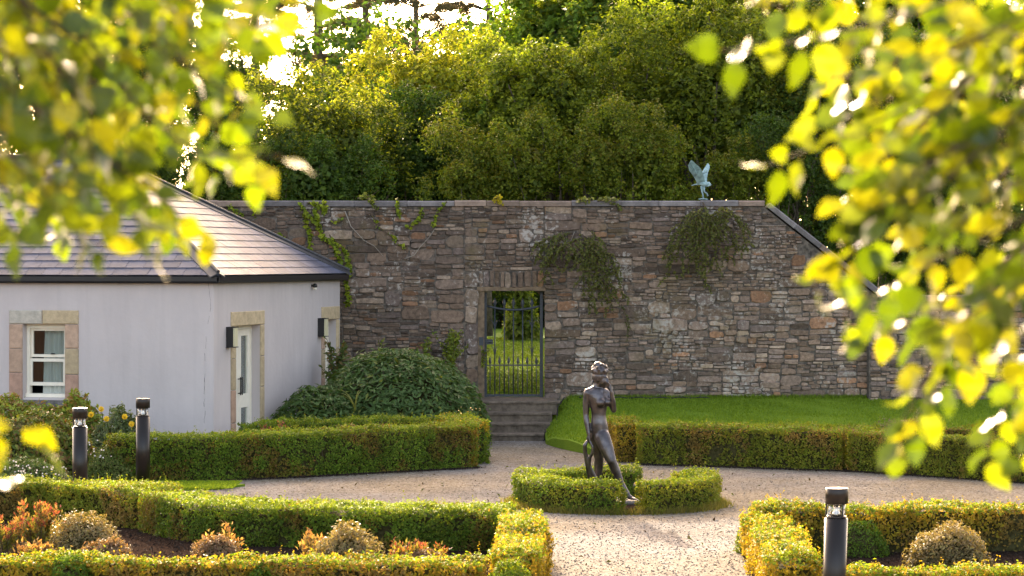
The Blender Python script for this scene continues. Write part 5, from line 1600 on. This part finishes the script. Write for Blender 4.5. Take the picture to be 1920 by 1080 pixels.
# ------------------------------------------------------------------ trees behind the wall
def tree(name, label, c, r, base, nclump, crad, nleaf, leaf, cols, seed, stretch=1.25, trunk=.16, tipcol=None, inner=.25, group='trees behind the wall', aspect=.6, holes=0.0, keep=None):
    """trunk, limbs and a crown made of leaf clumps with gaps between them"""
    rng = np.random.default_rng(seed)
    root = thing(name, label, 'tree', base, group)
    c, r = np.array(c, float), np.array(r, float)
    if abs(base[0] / base[1]) < .022: base = (math.copysign(.026, base[0]) * base[1], base[1], base[2])   # no trunk in line with the gateway
    # lobes: upright billows spread over the crown, kept apart from one another
    lobes = []
    want = max(5, int(nclump * .42)); tries = 0
    while len(lobes) < want and tries < 3000:
        tries += 1
        q = unit(rng.normal(size=3)); q[1] = q[1] * .4 if q[1] > .25 else q[1]
        ctr = q * rng.uniform(.30, 1.15) ** .45
        rl = crad * rng.uniform(.65, 1.65)
        pos = c + ctr * np.maximum(r - rl * .55, .12)
        if all(np.linalg.norm((pos - l[0]) / np.array([1, 1, 1.25])) > (rl + l[1]) * .60 for l in lobes): lobes.append((pos, rl))
    lc = np.array([l[0] for l in lobes]); lr = np.array([l[1] for l in lobes]); nl = len(lobes)
    ax = np.c_[lr * rng.uniform(.85, 1.1, nl), lr * rng.uniform(.85, 1.1, nl), lr * stretch * rng.uniform(.85, 1.2, nl)]
    # each lobe carries small tufts, each tuft its leaves
    nt = 26
    td_ = unit(rng.normal(size=(nl, nt, 3)) + np.array([0, -.15, .35]))
    tc = lc[:, None] + td_ * ax[:, None] * rng.uniform(.78, 1.06, (nl, nt, 1)); tr_ = (lr[:, None] * rng.uniform(.14, .50, (nl, nt)))
    tc, tr_, lob = tc.reshape(-1, 3), tr_.ravel(), np.repeat(np.arange(nl), nt)
    w = tr_ ** 2; w /= w.sum()
    n1_ = int(nleaf * (1 - inner))
    k = rng.choice(len(tc), n1_, p=w)
    dd = unit(rng.normal(size=(n1_, 3)) + np.array([0, 0, .35]))
    rr = 1 - np.abs(rng.normal(0, .30, n1_)) + rng.exponential(.16, n1_)
    off = dd * (tr_[k] * rr)[:, None]; off[:, 2] *= 1.15
    p = tc[k] + off
    keepm = np.ones(n1_, bool)
    for i in range(0, n1_, 4000):
        q = p[i:i + 4000]
        D = np.linalg.norm((q[:, None] - lc[None]) / ax[None], axis=2)
        keepm[i:i + 4000] = D.min(1) > .76
    p, dd, k = p[keepm], dd[keepm], k[keepm]
    # sprays: twigs that stand out of the billows and break the outline
    ns_ = nl * 7; li = rng.integers(0, nl, ns_)
    sd0 = unit(rng.normal(size=(ns_, 3)) + np.array([0, -.2, .7]))
    sb = lc[li] + sd0 * ax[li] * .95; sdir = unit(sd0 + rng.normal(0, .35, (ns_, 3)) + np.array([0, 0, .5])); sl = lr[li] * rng.uniform(.35, 1.0, ns_)
    per_ = 22
    tt = rng.uniform(0, 1, (ns_, per_))
    sp_ = (sb[:, None] + sdir[:, None] * (sl[:, None] * tt)[:, :, None] + rng.normal(0, 1, (ns_, per_, 3)) * (leaf * .8) * (1.15 - tt)[:, :, None]).reshape(-1, 3)
    p = np.vstack([p, sp_]); dd = np.vstack([dd, np.repeat(sdir, per_, axis=0)]); k = np.concatenate([k, np.repeat(li * nt, per_)])
    cc = lc; nclump = nl * nt
    # sparser leaves through the inside
    n2_ = nleaf - n1_
    di = unit(rng.normal(size=(n2_, 3))); pi = c + di * r * (rng.uniform(0, 1, n2_) ** .45)[:, None] * .68
    p = np.vstack([p, pi]); dd = np.vstack([dd, di]); kk = np.concatenate([k, rng.integers(0, nclump, n2_)]); inn = np.concatenate([np.zeros(len(k), bool), np.ones(n2_, bool)])
    ok = p[:, 2] > base[2] + .05
    if holes: ok &= nz(p, 1.1, seed + 4) + .5 * nz(p, 2.6, seed + 5) > (-1.1 + holes)
    if keep is not None: ok &= keep(p)
    p, dd, kk, inn = p[ok], dd[ok], kk[ok], inn[ok]
    m = len(p)
    cols = np.array(cols, float)
    t = rng.uniform(0, 1, (m, 1)); i1 = rng.integers(0, len(cols), m); i2 = rng.integers(0, len(cols), m)
    col = cols[i1] * t + cols[i2] * (1 - t)
    col *= (rng.uniform(.75, 1.25, nclump)[kk] * rng.uniform(.8, 1.2, nl)[kk // nt])[:, None] * rng.uniform(.75, 1.25, (m, 1))
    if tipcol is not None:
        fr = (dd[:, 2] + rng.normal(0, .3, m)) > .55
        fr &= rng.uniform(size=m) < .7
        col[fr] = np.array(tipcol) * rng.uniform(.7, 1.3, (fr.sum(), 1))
    nn = unit(dd * .8 + rng.normal(0, .55, (m, 3)) + np.array([0, 0, .3]))
    sz = leaf * rng.uniform(.65, 1.35, m)
    sz[inn] *= 2.1
    mb = MB(); mb.leaves(p, nn, sz, sz * aspect, col, rng)
    mb.build('crown', M['tree'], root, kind='stuff')
    mb = MB(); b = np.array(base, float)
    fork = b + (c - b) * .45
    mb.tube([b, b + (fork - b) * .5 + rng.normal(0, .06, 3), fork], [trunk, trunk * .85, trunk * .7], 9)
    mb.build('trunk', M['bark'], root, smooth=True)
    mb = MB()
    for q in cc[rng.permutation(len(cc))[:24]]:
        st = b + (c - b) * rng.uniform(.25, .6)
        mid = (st + q) / 2 + rng.normal(0, .18, 3) + np.array([0, 0, .15])
        mb.tube([st, mid, q], [trunk * .38, trunk * .24, trunk * .08], 6, caps=False)
    mb.build('limbs', M['bark'], root, smooth=True)
    return root

OLIVE = [(.11, .145, .013), (.16, .19, .016), (.22, .235, .02), (.07, .10, .011)]
YEL = [(.22, .24, .02), (.29, .29, .022), (.36, .33, .03), (.15, .18, .016)]
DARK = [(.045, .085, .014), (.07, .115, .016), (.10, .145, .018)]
MAPLE = [(.09, .16, .018), (.13, .20, .022), (.19, .25, .03)]
def T(px, py, y): return P(px, py, y)
def tr(name, label, px, py, y, rx, ry, rz, *a, **kw):
    c = T(px, py, y); return tree(name, label, c, (rx, ry, rz), (c[0] + kw.pop('foot', 0.0), c[1] + .15, UP), *a, **kw)
tr('broadleaf_tree', 'spreading yellow green small tree behind the wall above the house roof', 600, 300, 50.5, 1.75, 1.3, 1.55, 46, .48, 30000, .075, [(.10, .125, .014), (.15, .16, .016), (.065, .09, .012)], 401, tipcol=(.42, .40, .03), stretch=1.0)  # bright tip colour paints sunlight onto the crown's upper leaves
tr('broadleaf_tree', 'bright sunlit yellow tree crown left of the middle', 815, 220, 54, 1.8, 1.4, 2.0, 60, .48, 36000, .080, YEL, 402, tipcol=(.48, .42, .03), stretch=1.05, holes=.2)  # yellow tips paint sun glow on the upturned leaves
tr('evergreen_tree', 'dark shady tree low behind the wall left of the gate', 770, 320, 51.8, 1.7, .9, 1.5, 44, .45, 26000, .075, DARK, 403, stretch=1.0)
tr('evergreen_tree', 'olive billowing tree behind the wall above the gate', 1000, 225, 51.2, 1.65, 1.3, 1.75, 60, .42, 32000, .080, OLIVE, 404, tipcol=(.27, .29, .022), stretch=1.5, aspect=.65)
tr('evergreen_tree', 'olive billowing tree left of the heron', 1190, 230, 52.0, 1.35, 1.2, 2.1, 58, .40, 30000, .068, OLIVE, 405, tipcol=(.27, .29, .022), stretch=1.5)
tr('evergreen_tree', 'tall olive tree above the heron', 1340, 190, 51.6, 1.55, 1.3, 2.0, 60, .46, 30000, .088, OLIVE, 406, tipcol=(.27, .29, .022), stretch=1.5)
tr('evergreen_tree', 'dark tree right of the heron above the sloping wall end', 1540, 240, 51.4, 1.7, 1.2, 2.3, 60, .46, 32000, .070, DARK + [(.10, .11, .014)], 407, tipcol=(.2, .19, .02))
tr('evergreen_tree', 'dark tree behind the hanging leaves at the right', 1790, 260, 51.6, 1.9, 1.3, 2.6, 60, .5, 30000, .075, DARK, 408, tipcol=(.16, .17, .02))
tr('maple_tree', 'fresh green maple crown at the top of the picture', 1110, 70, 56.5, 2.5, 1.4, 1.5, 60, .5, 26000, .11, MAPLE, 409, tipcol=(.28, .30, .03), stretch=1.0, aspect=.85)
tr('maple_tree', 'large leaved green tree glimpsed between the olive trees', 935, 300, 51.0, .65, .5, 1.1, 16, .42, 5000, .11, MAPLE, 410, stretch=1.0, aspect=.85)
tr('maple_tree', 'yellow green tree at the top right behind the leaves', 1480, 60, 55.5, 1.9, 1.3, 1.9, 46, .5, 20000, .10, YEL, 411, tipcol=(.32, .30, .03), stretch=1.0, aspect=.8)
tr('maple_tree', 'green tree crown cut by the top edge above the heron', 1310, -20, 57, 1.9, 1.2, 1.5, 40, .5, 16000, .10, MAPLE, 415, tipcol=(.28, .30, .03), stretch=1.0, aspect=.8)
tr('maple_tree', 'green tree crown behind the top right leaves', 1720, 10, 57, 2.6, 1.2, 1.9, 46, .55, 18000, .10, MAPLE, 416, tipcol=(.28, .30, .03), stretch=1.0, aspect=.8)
tr('evergreen_tree', 'dark holly like tree at the left beside the pine trunks', 420, 210, 53.5, 1.1, .9, 1.7, 34, .42, 16000, .075, DARK, 412)
tr('evergreen_tree', 'dark tree behind the leaves at the upper left', 190, 200, 54, 2.4, 1.2, 2.6, 46, .6, 20000, .09, DARK + [(.09, .11, .014)], 413, tipcol=(.22, .21, .02))
tr('evergreen_tree', 'tall dark tree behind the top left corner leaves', 80, 50, 57, 2.3, 1.2, 2.2, 44, .6, 16000, .10, DARK, 417)
tr('evergreen_tree', 'tall dark tree between the corner and the pines', 290, 70, 58, 1.3, 1.2, 2.2, 44, .55, 15000, .10, DARK, 418)
tr('evergreen_tree', 'dark tree at the far left edge', -60, 220, 53, 1.6, 1.0, 2.6, 34, .55, 12000, .09, DARK, 414)
for k, (px, py, lab) in enumerate(((1020, 200, 'tree added to block light deep behind the olive trees above the gate'), (1240, 170, 'tree added to block light deep behind the heron'), (1450, 180, 'tree added to block light deep behind the sloping wall end'), (1660, 220, 'tree added to block light deep behind the right hand leaves'), (1880, 220, 'tree added to block light deep at the right edge'), (760, 300, 'tree added to block light deep behind the yellow tree'), (560, 345, 'tree added to block light deep behind the small spreading tree'))):  # back row added to stop light leaking through the near crowns
    tr('light_block_tree', lab, px, py, 59, 2.1, 1.3, 3.0 if px > 900 else 1.6, 40, .75, 11000, .15, DARK, 470 + k, stretch=1.0, inner=.5)
# rounded bushes right behind the coping
for k, (px, py, rx, rz, lab) in enumerate(((870, 340, .75, .62, 'low olive bush peeping over the wall left of the gate'), (985, 325, .85, .75, 'rounded olive bush over the wall above the gate'), (1130, 318, .62, .85, 'rounded olive bush over the wall in the middle'), (1220, 320, .75, .85, 'olive bush over the wall just left of the heron'), (1385, 335, .60, .62, 'small olive bush over the wall just right of the heron'), (1470, 330, .8, .8, 'dark olive bush behind the sloping wall end'), (600, 350, 1.3, .8, 'dark low bush over the wall beside the roof'), (1590, 430, .9, 1.1, 'dark bush below the slope of the wall end'), (1720, 480, 1.1, 1.1, 'dark bush over the low wall behind the right leaves'), (1870, 460, 1.1, 1.3, 'dark bush over the low wall at the right edge'), (400, 340, .9, .8, 'dark bush behind the house roof ridge'), (270, 320, 1.0, .9, 'dark bush further left behind the house roof'))):
    c = P(px, py, 49.0)
    tree('evergreen_bush', lab, c, (rx, .7, rz), (c[0], c[1], UP), 18, .36, 11000, .058, (DARK if 'dark' in lab else OLIVE), 430 + k, stretch=1.55, trunk=.07, tipcol=None if 'dark' in lab else (.20, .18, .02), group='bushes peeping over the wall')
# park beyond the gate
corr = lambda p: ~((np.abs(p[:, 0] / p[:, 1]) < .013) & (p[:, 2] < 2.2) & (p[:, 1] < 92))
for k, (x, y, rx, rz, cz, lab) in enumerate(((-4.6, 84, 3.6, 3.6, 6.2, 'park tree left of the gate view'), (-3.6, 68, 2.3, 2.9, 6.3, 'unseen park tree added to shade the grass beyond the gate'), (-1.2, 90, 2.8, 3.2, 7.2, 'tall park tree over the far grass beyond the gate'), (.3, 62.5, 3.0, 2.2, 6.3, 'unseen park tree added to roof and shade the grass behind the gate'), (2.9, 71, 3.0, 2.4, 6.6, 'unseen park tree added for shade right of the grass behind the gate'), (3.6, 88, 3.4, 3.4, 5.6, 'park tree right of the gate view'), (-7.6, 101, 3.3, 4.2, 4.0, 'dark park tree at the far left of the gate view'), (-3.0, 99, 3.3, 4.4, 4.0, 'dark park tree left in the gate view'), (1.3, 101, 3.3, 4.4, 4.0, 'dark park tree closing the view through the gate'), (5.6, 103, 3.6, 4.4, 4.2, 'dark park tree at the far right of the gate view'))):  # the three nearest are unseen, added to keep sun off the grass
    tree('park_tree', lab, (x, y, cz), (rx, 2.0, rz), (x, y, UP), 60, .8, 17000, .19, DARK, 450 + k, stretch=1.1, trunk=.22, inner=.5, group='park trees beyond the gate', keep=corr)
mound('park_bush', 'sunlit bush seen through the iron gate', 'shrub', (.25, 79.5, UP), (.55, .5, 2.2), palette([(.12, .16, .02), (.2, .22, .03)]), 460, 2600, .17, ragged=.22, jitter=.1, mat='tree', aspect=.6)
for k, (x, y) in enumerate(((-4.2, 95), (-1.2, 94), (1.6, 95.5), (4.4, 94))):
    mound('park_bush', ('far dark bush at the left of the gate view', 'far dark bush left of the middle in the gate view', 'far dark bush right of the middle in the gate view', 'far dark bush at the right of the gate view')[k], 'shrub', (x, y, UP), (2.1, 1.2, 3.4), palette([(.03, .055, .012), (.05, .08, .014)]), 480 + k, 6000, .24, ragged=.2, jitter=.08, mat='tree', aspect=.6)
for k, (x, y, h_, lab) in enumerate(((4.4, 66, 4.6, 'dark bush added to block sky gaps behind the trees left of the heron'), (7.2, 67, 4.8, 'dark bush added to block sky gaps behind the trees right of the heron'), (10.2, 66, 4.8, 'dark bush added to block sky gaps behind the right hand leaves'), (13.2, 67, 5.0, 'dark bush added to block sky gaps at the right edge behind the wall'), (-7.4, 62, 3.0, 'dark bush added to block sky gaps behind the house roof'), (-10.4, 63, 3.4, 'dark bush added to block sky gaps behind the house at the left edge'))):  # solid-cored mounds added to shut out sky leaking through the trees
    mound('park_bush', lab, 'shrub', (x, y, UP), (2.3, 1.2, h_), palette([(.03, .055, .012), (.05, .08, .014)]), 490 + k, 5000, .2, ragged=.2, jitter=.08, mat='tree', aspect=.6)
tr('park_tree', 'dark tree hanging over the gateway behind the wall', 965, 470, 55, 1.6, 1.0, .95, 26, .40, 12000, .085, DARK, 461, stretch=1.0, foot=2.2, keep=lambda p: p[:, 2] > 2.3 + .25 * np.sin(p[:, 0] * 9))

# tall pines against the bright sky
def pine(px, y, r0, hgt, seed, label, first, lean=0.0):
    rng = np.random.default_rng(seed)
    x = (px - 960) / F * y
    root = thing('pine_tree', label, 'tree', (x, y, UP), 'tall pines against the sky')
    mb = MB(); zz = np.linspace(UP, hgt, 9)
    mb.tube([(x + lean * (z - UP) + rng.normal(0, .02), y, z) for z in zz], np.linspace(r0, r0 * .45, 9), 10); mb.build('trunk', M['bark'], root, smooth=True)
    mb = MB(); P_, N_, T_, C_ = [], [], [], []
    z = first
    while z < hgt - .3:
        for k in range(rng.integers(2, 4)):
            a = rng.uniform(0, 6.28); L_ = rng.uniform(1.4, 3.0) * (1 - .45 * (z - first) / (hgt - first))
            o_ = np.array([x + lean * (z - UP), y, z]); dv = np.array([math.cos(a), math.sin(a), 0])
            pts = [o_ + dv * L_ * t + np.array([0, 0, .45 * math.sin(t * 2.2) * L_ * .35 - .35 * t * t * L_ * .5]) for t in np.linspace(0, 1, 6)]
            mb.tube(pts, np.linspace(.045, .010, 6), 5, caps=False)
            pts = np.array(pts)
            for j in range(int(L_ * 9)):
                t = rng.uniform(.3, 1) * 5; i = min(4, int(t)); q = pts[i] + (pts[i + 1] - pts[i]) * (t - i)
                sd = unit(np.array([-math.sin(a), math.cos(a), 0]) * rng.choice((-1, 1)) + dv * .6 + rng.normal(0, .2, 3)); ln = rng.uniform(.2, .55)
                e = q + sd * ln + np.array([0, 0, -.25 * ln]); mb.tube([q, e], [.009, .004], 3, caps=False)
                nn_ = 48
                s_ = rng.uniform(.1, 1, nn_)[:, None]
                P_.append(q + (e - q) * s_ + rng.normal(0, .05, (nn_, 3))); T_.append(unit(sd + rng.normal(0, .7, (nn_, 3)) + np.array([0, 0, .2])))
                N_.append(rng.normal(size=(nn_, 3))); C_.append(np.array([.11, .095, .055]) * rng.uniform(.6, 1.5, (nn_, 1)) * np.array([1.0, 1.0, .9]))
        z += rng.uniform(.35, .6)
    mb.build('branches', M['bark'], root)
    P_, N_, T_, C_ = map(np.vstack, (P_, N_, T_, C_)); n = len(P_)
    mb = MB(); sz = .16 * rng.uniform(.7, 1.3, n); mb.leaves(P_, N_, sz, sz * .15, C_, rng, tdir=T_); mb.build('needles', M['needle'], root, kind='stuff')
pine(596, 74, .20, 17, 501, 'pine with the thickest bare trunk against the bright sky', 7.6)
pine(688, 79, .17, 17, 502, 'slimmer pine right of the thick trunk', 8.6)
pine(480, 72, .16, 16, 503, 'pine trunk left of the thick one, beside dark foliage', 7.5)
pine(780, 86, .15, 17, 504, 'pine whose needles show above the yellow tree', 10.0)
pine(915, 84, .15, 15, 505, 'thin pine at the gap right of the yellow tree', 10.2)
pine(395, 80, .16, 17, 506, 'pine mostly hidden by the upper left leaves', 8.0)

# ------------------------------------------------------------------ leafy branches hanging close to the lens
def leaf_mesh(seed):
    rng = np.random.default_rng(seed)
    t = np.linspace(0, 1, 8)
    w = .40 * np.sin(np.pi * t ** .78) ** .9 * (1 - .25 * t); w[0] = w[-1] = .0
    bend = rng.uniform(.05, .22); fold = rng.uniform(.12, .35); tw = rng.uniform(-.25, .25)
    V = []
    for i in range(8):
        z = -bend * t[i] ** 2 + .05 * math.sin(t[i] * 9 + seed)
        V += [(t[i], -w[i], z + fold * w[i] + tw * w[i] * t[i]), (t[i], 0, z), (t[i], w[i], z + fold * w[i] - tw * w[i] * t[i])]
    Fc = [(i * 3 + j, i * 3 + 3 + j, i * 3 + 4 + j, i * 3 + 1 + j) for i in range(7) for j in range(2)]
    Fc = [f_ for f_ in Fc]
    mb = MB(); g = rng.uniform(.75, 1.2)
    mb.add(V, Fc, np.array([(.08, .13, .008), (.125, .17, .008), (.05, .09, .008), (.165, .19, .008)][seed % 4]) * g)
    mb.tube([(-.28, 0, .03), (-.1, 0, .0), (.0, 0, 0)], .012, 4, c=(.22, .17, .05), caps=False)
    me = mb.mesh('leaf', smooth=True); me.materials.append(M['near']); return me
LEAFM = [leaf_mesh(k) for k in range(12)]
def branchwork(name, label, trunk_xy, twigs, seed, extra, nmax, size=.056, spacing=.0205):
    rng = np.random.default_rng(seed)
    root = thing(name, label, 'tree', (trunk_xy[0], trunk_xy[1], 0))
    mb = MB(); tx, ty = trunk_xy
    mb.tube([(tx, ty, -.02), (tx + .03, ty, 1.3), (tx - .02, ty + .02, 2.8), (tx + .03, ty, 4.6)], [.10, .085, .07, .05], 10); mb.build('trunk', M['bark'], root, smooth=True)
    paths = []
    for tw in twigs:
        d0 = rng.uniform(3.6, 4.4)
        paths.append((np.array([P(px, py, d0 + .02 * i) for i, (px, py) in enumerate(tw)]), 1.0))
        for k in range(extra):
            jx, jy = rng.normal(0, 70), rng.normal(0, 50) - 45
            d1_ = rng.uniform(3.6, 5.0)
            cut = rng.integers(max(2, len(tw) - 2), len(tw) + 1) if len(tw) > 3 else len(tw)
            t2 = [(px + jx * (1 if i < len(tw) - 1 else .4), py + jy * (1 if i < len(tw) - 1 else .4)) for i, (px, py) in enumerate(tw)][:cut]
            paths.append((np.array([P(px, py, d1_ + .03 * i) for i, (px, py) in enumerate(t2)]), .9))
    mbb = MB(); leaves_ = []
    for (pp, dens) in paths:
        st = np.array([tx, ty, min(4.5, pp[0][2] + .45)])
        full = np.vstack([[st], [(st + pp[0]) / 2 + np.array([0, 0, .12])], pp])
        # smooth the polyline
        seg = np.linalg.norm(np.diff(full, axis=0), axis=1); cum = np.concatenate([[0], np.cumsum(seg)])
        s = np.linspace(0, cum[-1], 40); q = np.c_[[np.interp(s, cum, full[:, k]) for k in range(3)]].T
        for _ in range(4): q[1:-1] = (q[:-2] + 2 * q[1:-1] + q[2:]) / 4
        mbb.tube(q, np.linspace(.011, .0014, 40), 5, caps=False)
        s0 = cum[2] * .9; k = 0; pos = s0
        while pos < cum[-1]:
            c = np.array([np.interp(pos, s, q[:, j]) for j in range(3)]); t = np.array([np.interp(min(pos + .02, cum[-1]), s, q[:, j]) for j in range(3)]) - c
            t = unit(t) if np.linalg.norm(t) > 1e-6 else np.array([0, 0, -1.0])
            sg = 1 if k % 2 else -1
            sdv = unit(np.cross(t, np.array([0, -1, 0])))
            dirv = unit(t * .5 + sdv * sg * rng.uniform(.3, 1.0) + np.array([0, rng.normal(0, .45), -.55]))
            px, py = 960 + c[0] / c[1] * F, HY + (H - c[2]) / c[1] * F
            leaves_.append((c, dirv, size * rng.uniform(.72, 1.22), px, py))
            pos += spacing / dens * rng.uniform(.6, 1.4); k += 1
    mbb.build('twigs', M['twig'], root, smooth=True)
    inview = [l for l in leaves_ if -90 < l[3] < 2010 and -90 < l[4] < 1170]
    others = [l for l in leaves_ if not (-90 < l[3] < 2010 and -90 < l[4] < 1170)]
    inview.sort(key=lambda l: -l[2] / l[0][1])
    restb = MB()
    for i, (c, dirv, sz, px, py) in enumerate(inview + others[:400]):
        nrm = unit(np.cross(dirv, rng.normal(size=3)) + np.array([0, -.25, .35])); nrm = unit(nrm - dirv * np.dot(nrm, dirv)); b = np.cross(nrm, dirv)
        Mx = Matrix(((dirv[0] * sz, b[0] * sz, nrm[0] * sz, c[0] + dirv[0] * sz * .28), (dirv[1] * sz, b[1] * sz, nrm[1] * sz, c[1] + dirv[1] * sz * .28), (dirv[2] * sz, b[2] * sz, nrm[2] * sz, c[2] + dirv[2] * sz * .28), (0, 0, 0, 1)))
        me = LEAFM[rng.integers(0, 12)]
        if i < nmax:
            o = bpy.data.objects.new('leaf', me); COL.objects.link(o); attach(o, root); o.matrix_basis = Mx
        else:
            A_ = np.array(Mx); co = np.empty(len(me.vertices) * 3); me.vertices.foreach_get('co', co); co = co.reshape(-1, 3)
            cols = np.empty(len(me.polygons) * 4, dtype=np.float32); me.attributes['Col'].data.foreach_get('color', cols); cols = cols.reshape(-1, 4)[:, :3]
            restb.add(co @ A_[:3, :3].T + A_[:3, 3], np.array([list(p_.vertices) for p_ in me.polygons]), cols)
    if restb.n: restb.build('more_leaves', M['near'], root, smooth=True, kind='stuff')
    print(name, 'leaves in view', len(inview), 'all', len(leaves_))

LT = [[(-400, -250), (-100, -60), (150, 60), (330, 160), (420, 230), (480, 330)], [(-300, -300), (100, -100), (350, 20), (480, 70), (530, 60)],
      [(-400, -50), (-50, 120), (120, 250), (250, 330), (340, 400), (405, 465)], [(-400, 100), (-50, 230), (60, 330), (140, 420), (165, 470)],
      [(-300, -200), (50, 0), (200, 120), (300, 260), (390, 320), (530, 290)], [(-400, 200), (-80, 330), (0, 400), (40, 450)],
      [(0, -200), (200, -50), (380, 40), (440, 140), (460, 200)], [(-200, -200), (0, 50), (60, 180), (100, 300), (200, 380), (310, 440)],
      [(200, -200), (400, -80), (500, -10), (600, 25)], [(-300, 0), (0, 80), (150, 170), (230, 270), (290, 350)], [(-300, -120), (0, -20), (160, 40), (300, 100), (390, 120)], [(-300, 60), (-20, 160), (60, 250), (120, 330)]]
branchwork('birch_tree', 'blurred sunlit leafy boughs hanging in the upper left foreground', (-2.1, 4.0), LT, 601, 3, 290, .052, .024)
branchwork('sapling', 'few blurred yellow leaves at the lower left picture edge', (-1.45, 3.7), [[(-330, 690), (-120, 760), (-30, 790), (40, 800), (85, 805)], [(-330, 720), (-120, 790), (-40, 810), (0, 815)], [(-300, 860), (-100, 880), (-30, 905)]], 603, 0, 60, .060, .034)
RT = [[(2300, -250), (2000, -100), (1800, 0), (1600, 60), (1450, 85), (1360, 95)], [(2300, -100), (2000, 50), (1800, 150), (1650, 230), (1530, 275), (1440, 310)],
      [(2300, 100), (2000, 200), (1850, 300), (1700, 380), (1600, 470), (1520, 540)], [(2300, 200), (2050, 330), (1900, 430), (1760, 480), (1660, 550), (1580, 585)],
      [(2300, 350), (2050, 450), (1920, 540), (1840, 640), (1750, 730), (1680, 840)], [(2300, 500), (2100, 560), (1960, 650), (1900, 740), (1860, 800), (1850, 850)],
      [(2200, -200), (1950, 0), (1850, 120), (1750, 220), (1650, 310), (1590, 340)], [(2200, -300), (1900, -150), (1700, -50), (1550, 0), (1430, 10)],
      [(2300, 250), (2050, 280), (1900, 330), (1800, 420), (1720, 490), (1700, 550)], [(2300, 50), (2000, 120), (1880, 230), (1800, 330), (1690, 400), (1610, 390)],
      [(2300, 400), (2000, 480), (1880, 560), (1800, 600), (1740, 625)], [(2300, 650), (2050, 700), (1950, 780), (1920, 850)], [(2250, -150), (2000, -20), (1900, 60), (1780, 90), (1690, 130), (1560, 150)]]
branchwork('birch_tree', 'blurred sunlit leafy boughs hanging in the right foreground', (2.0, 4.0), RT, 602, 2, 290, .055, .022)
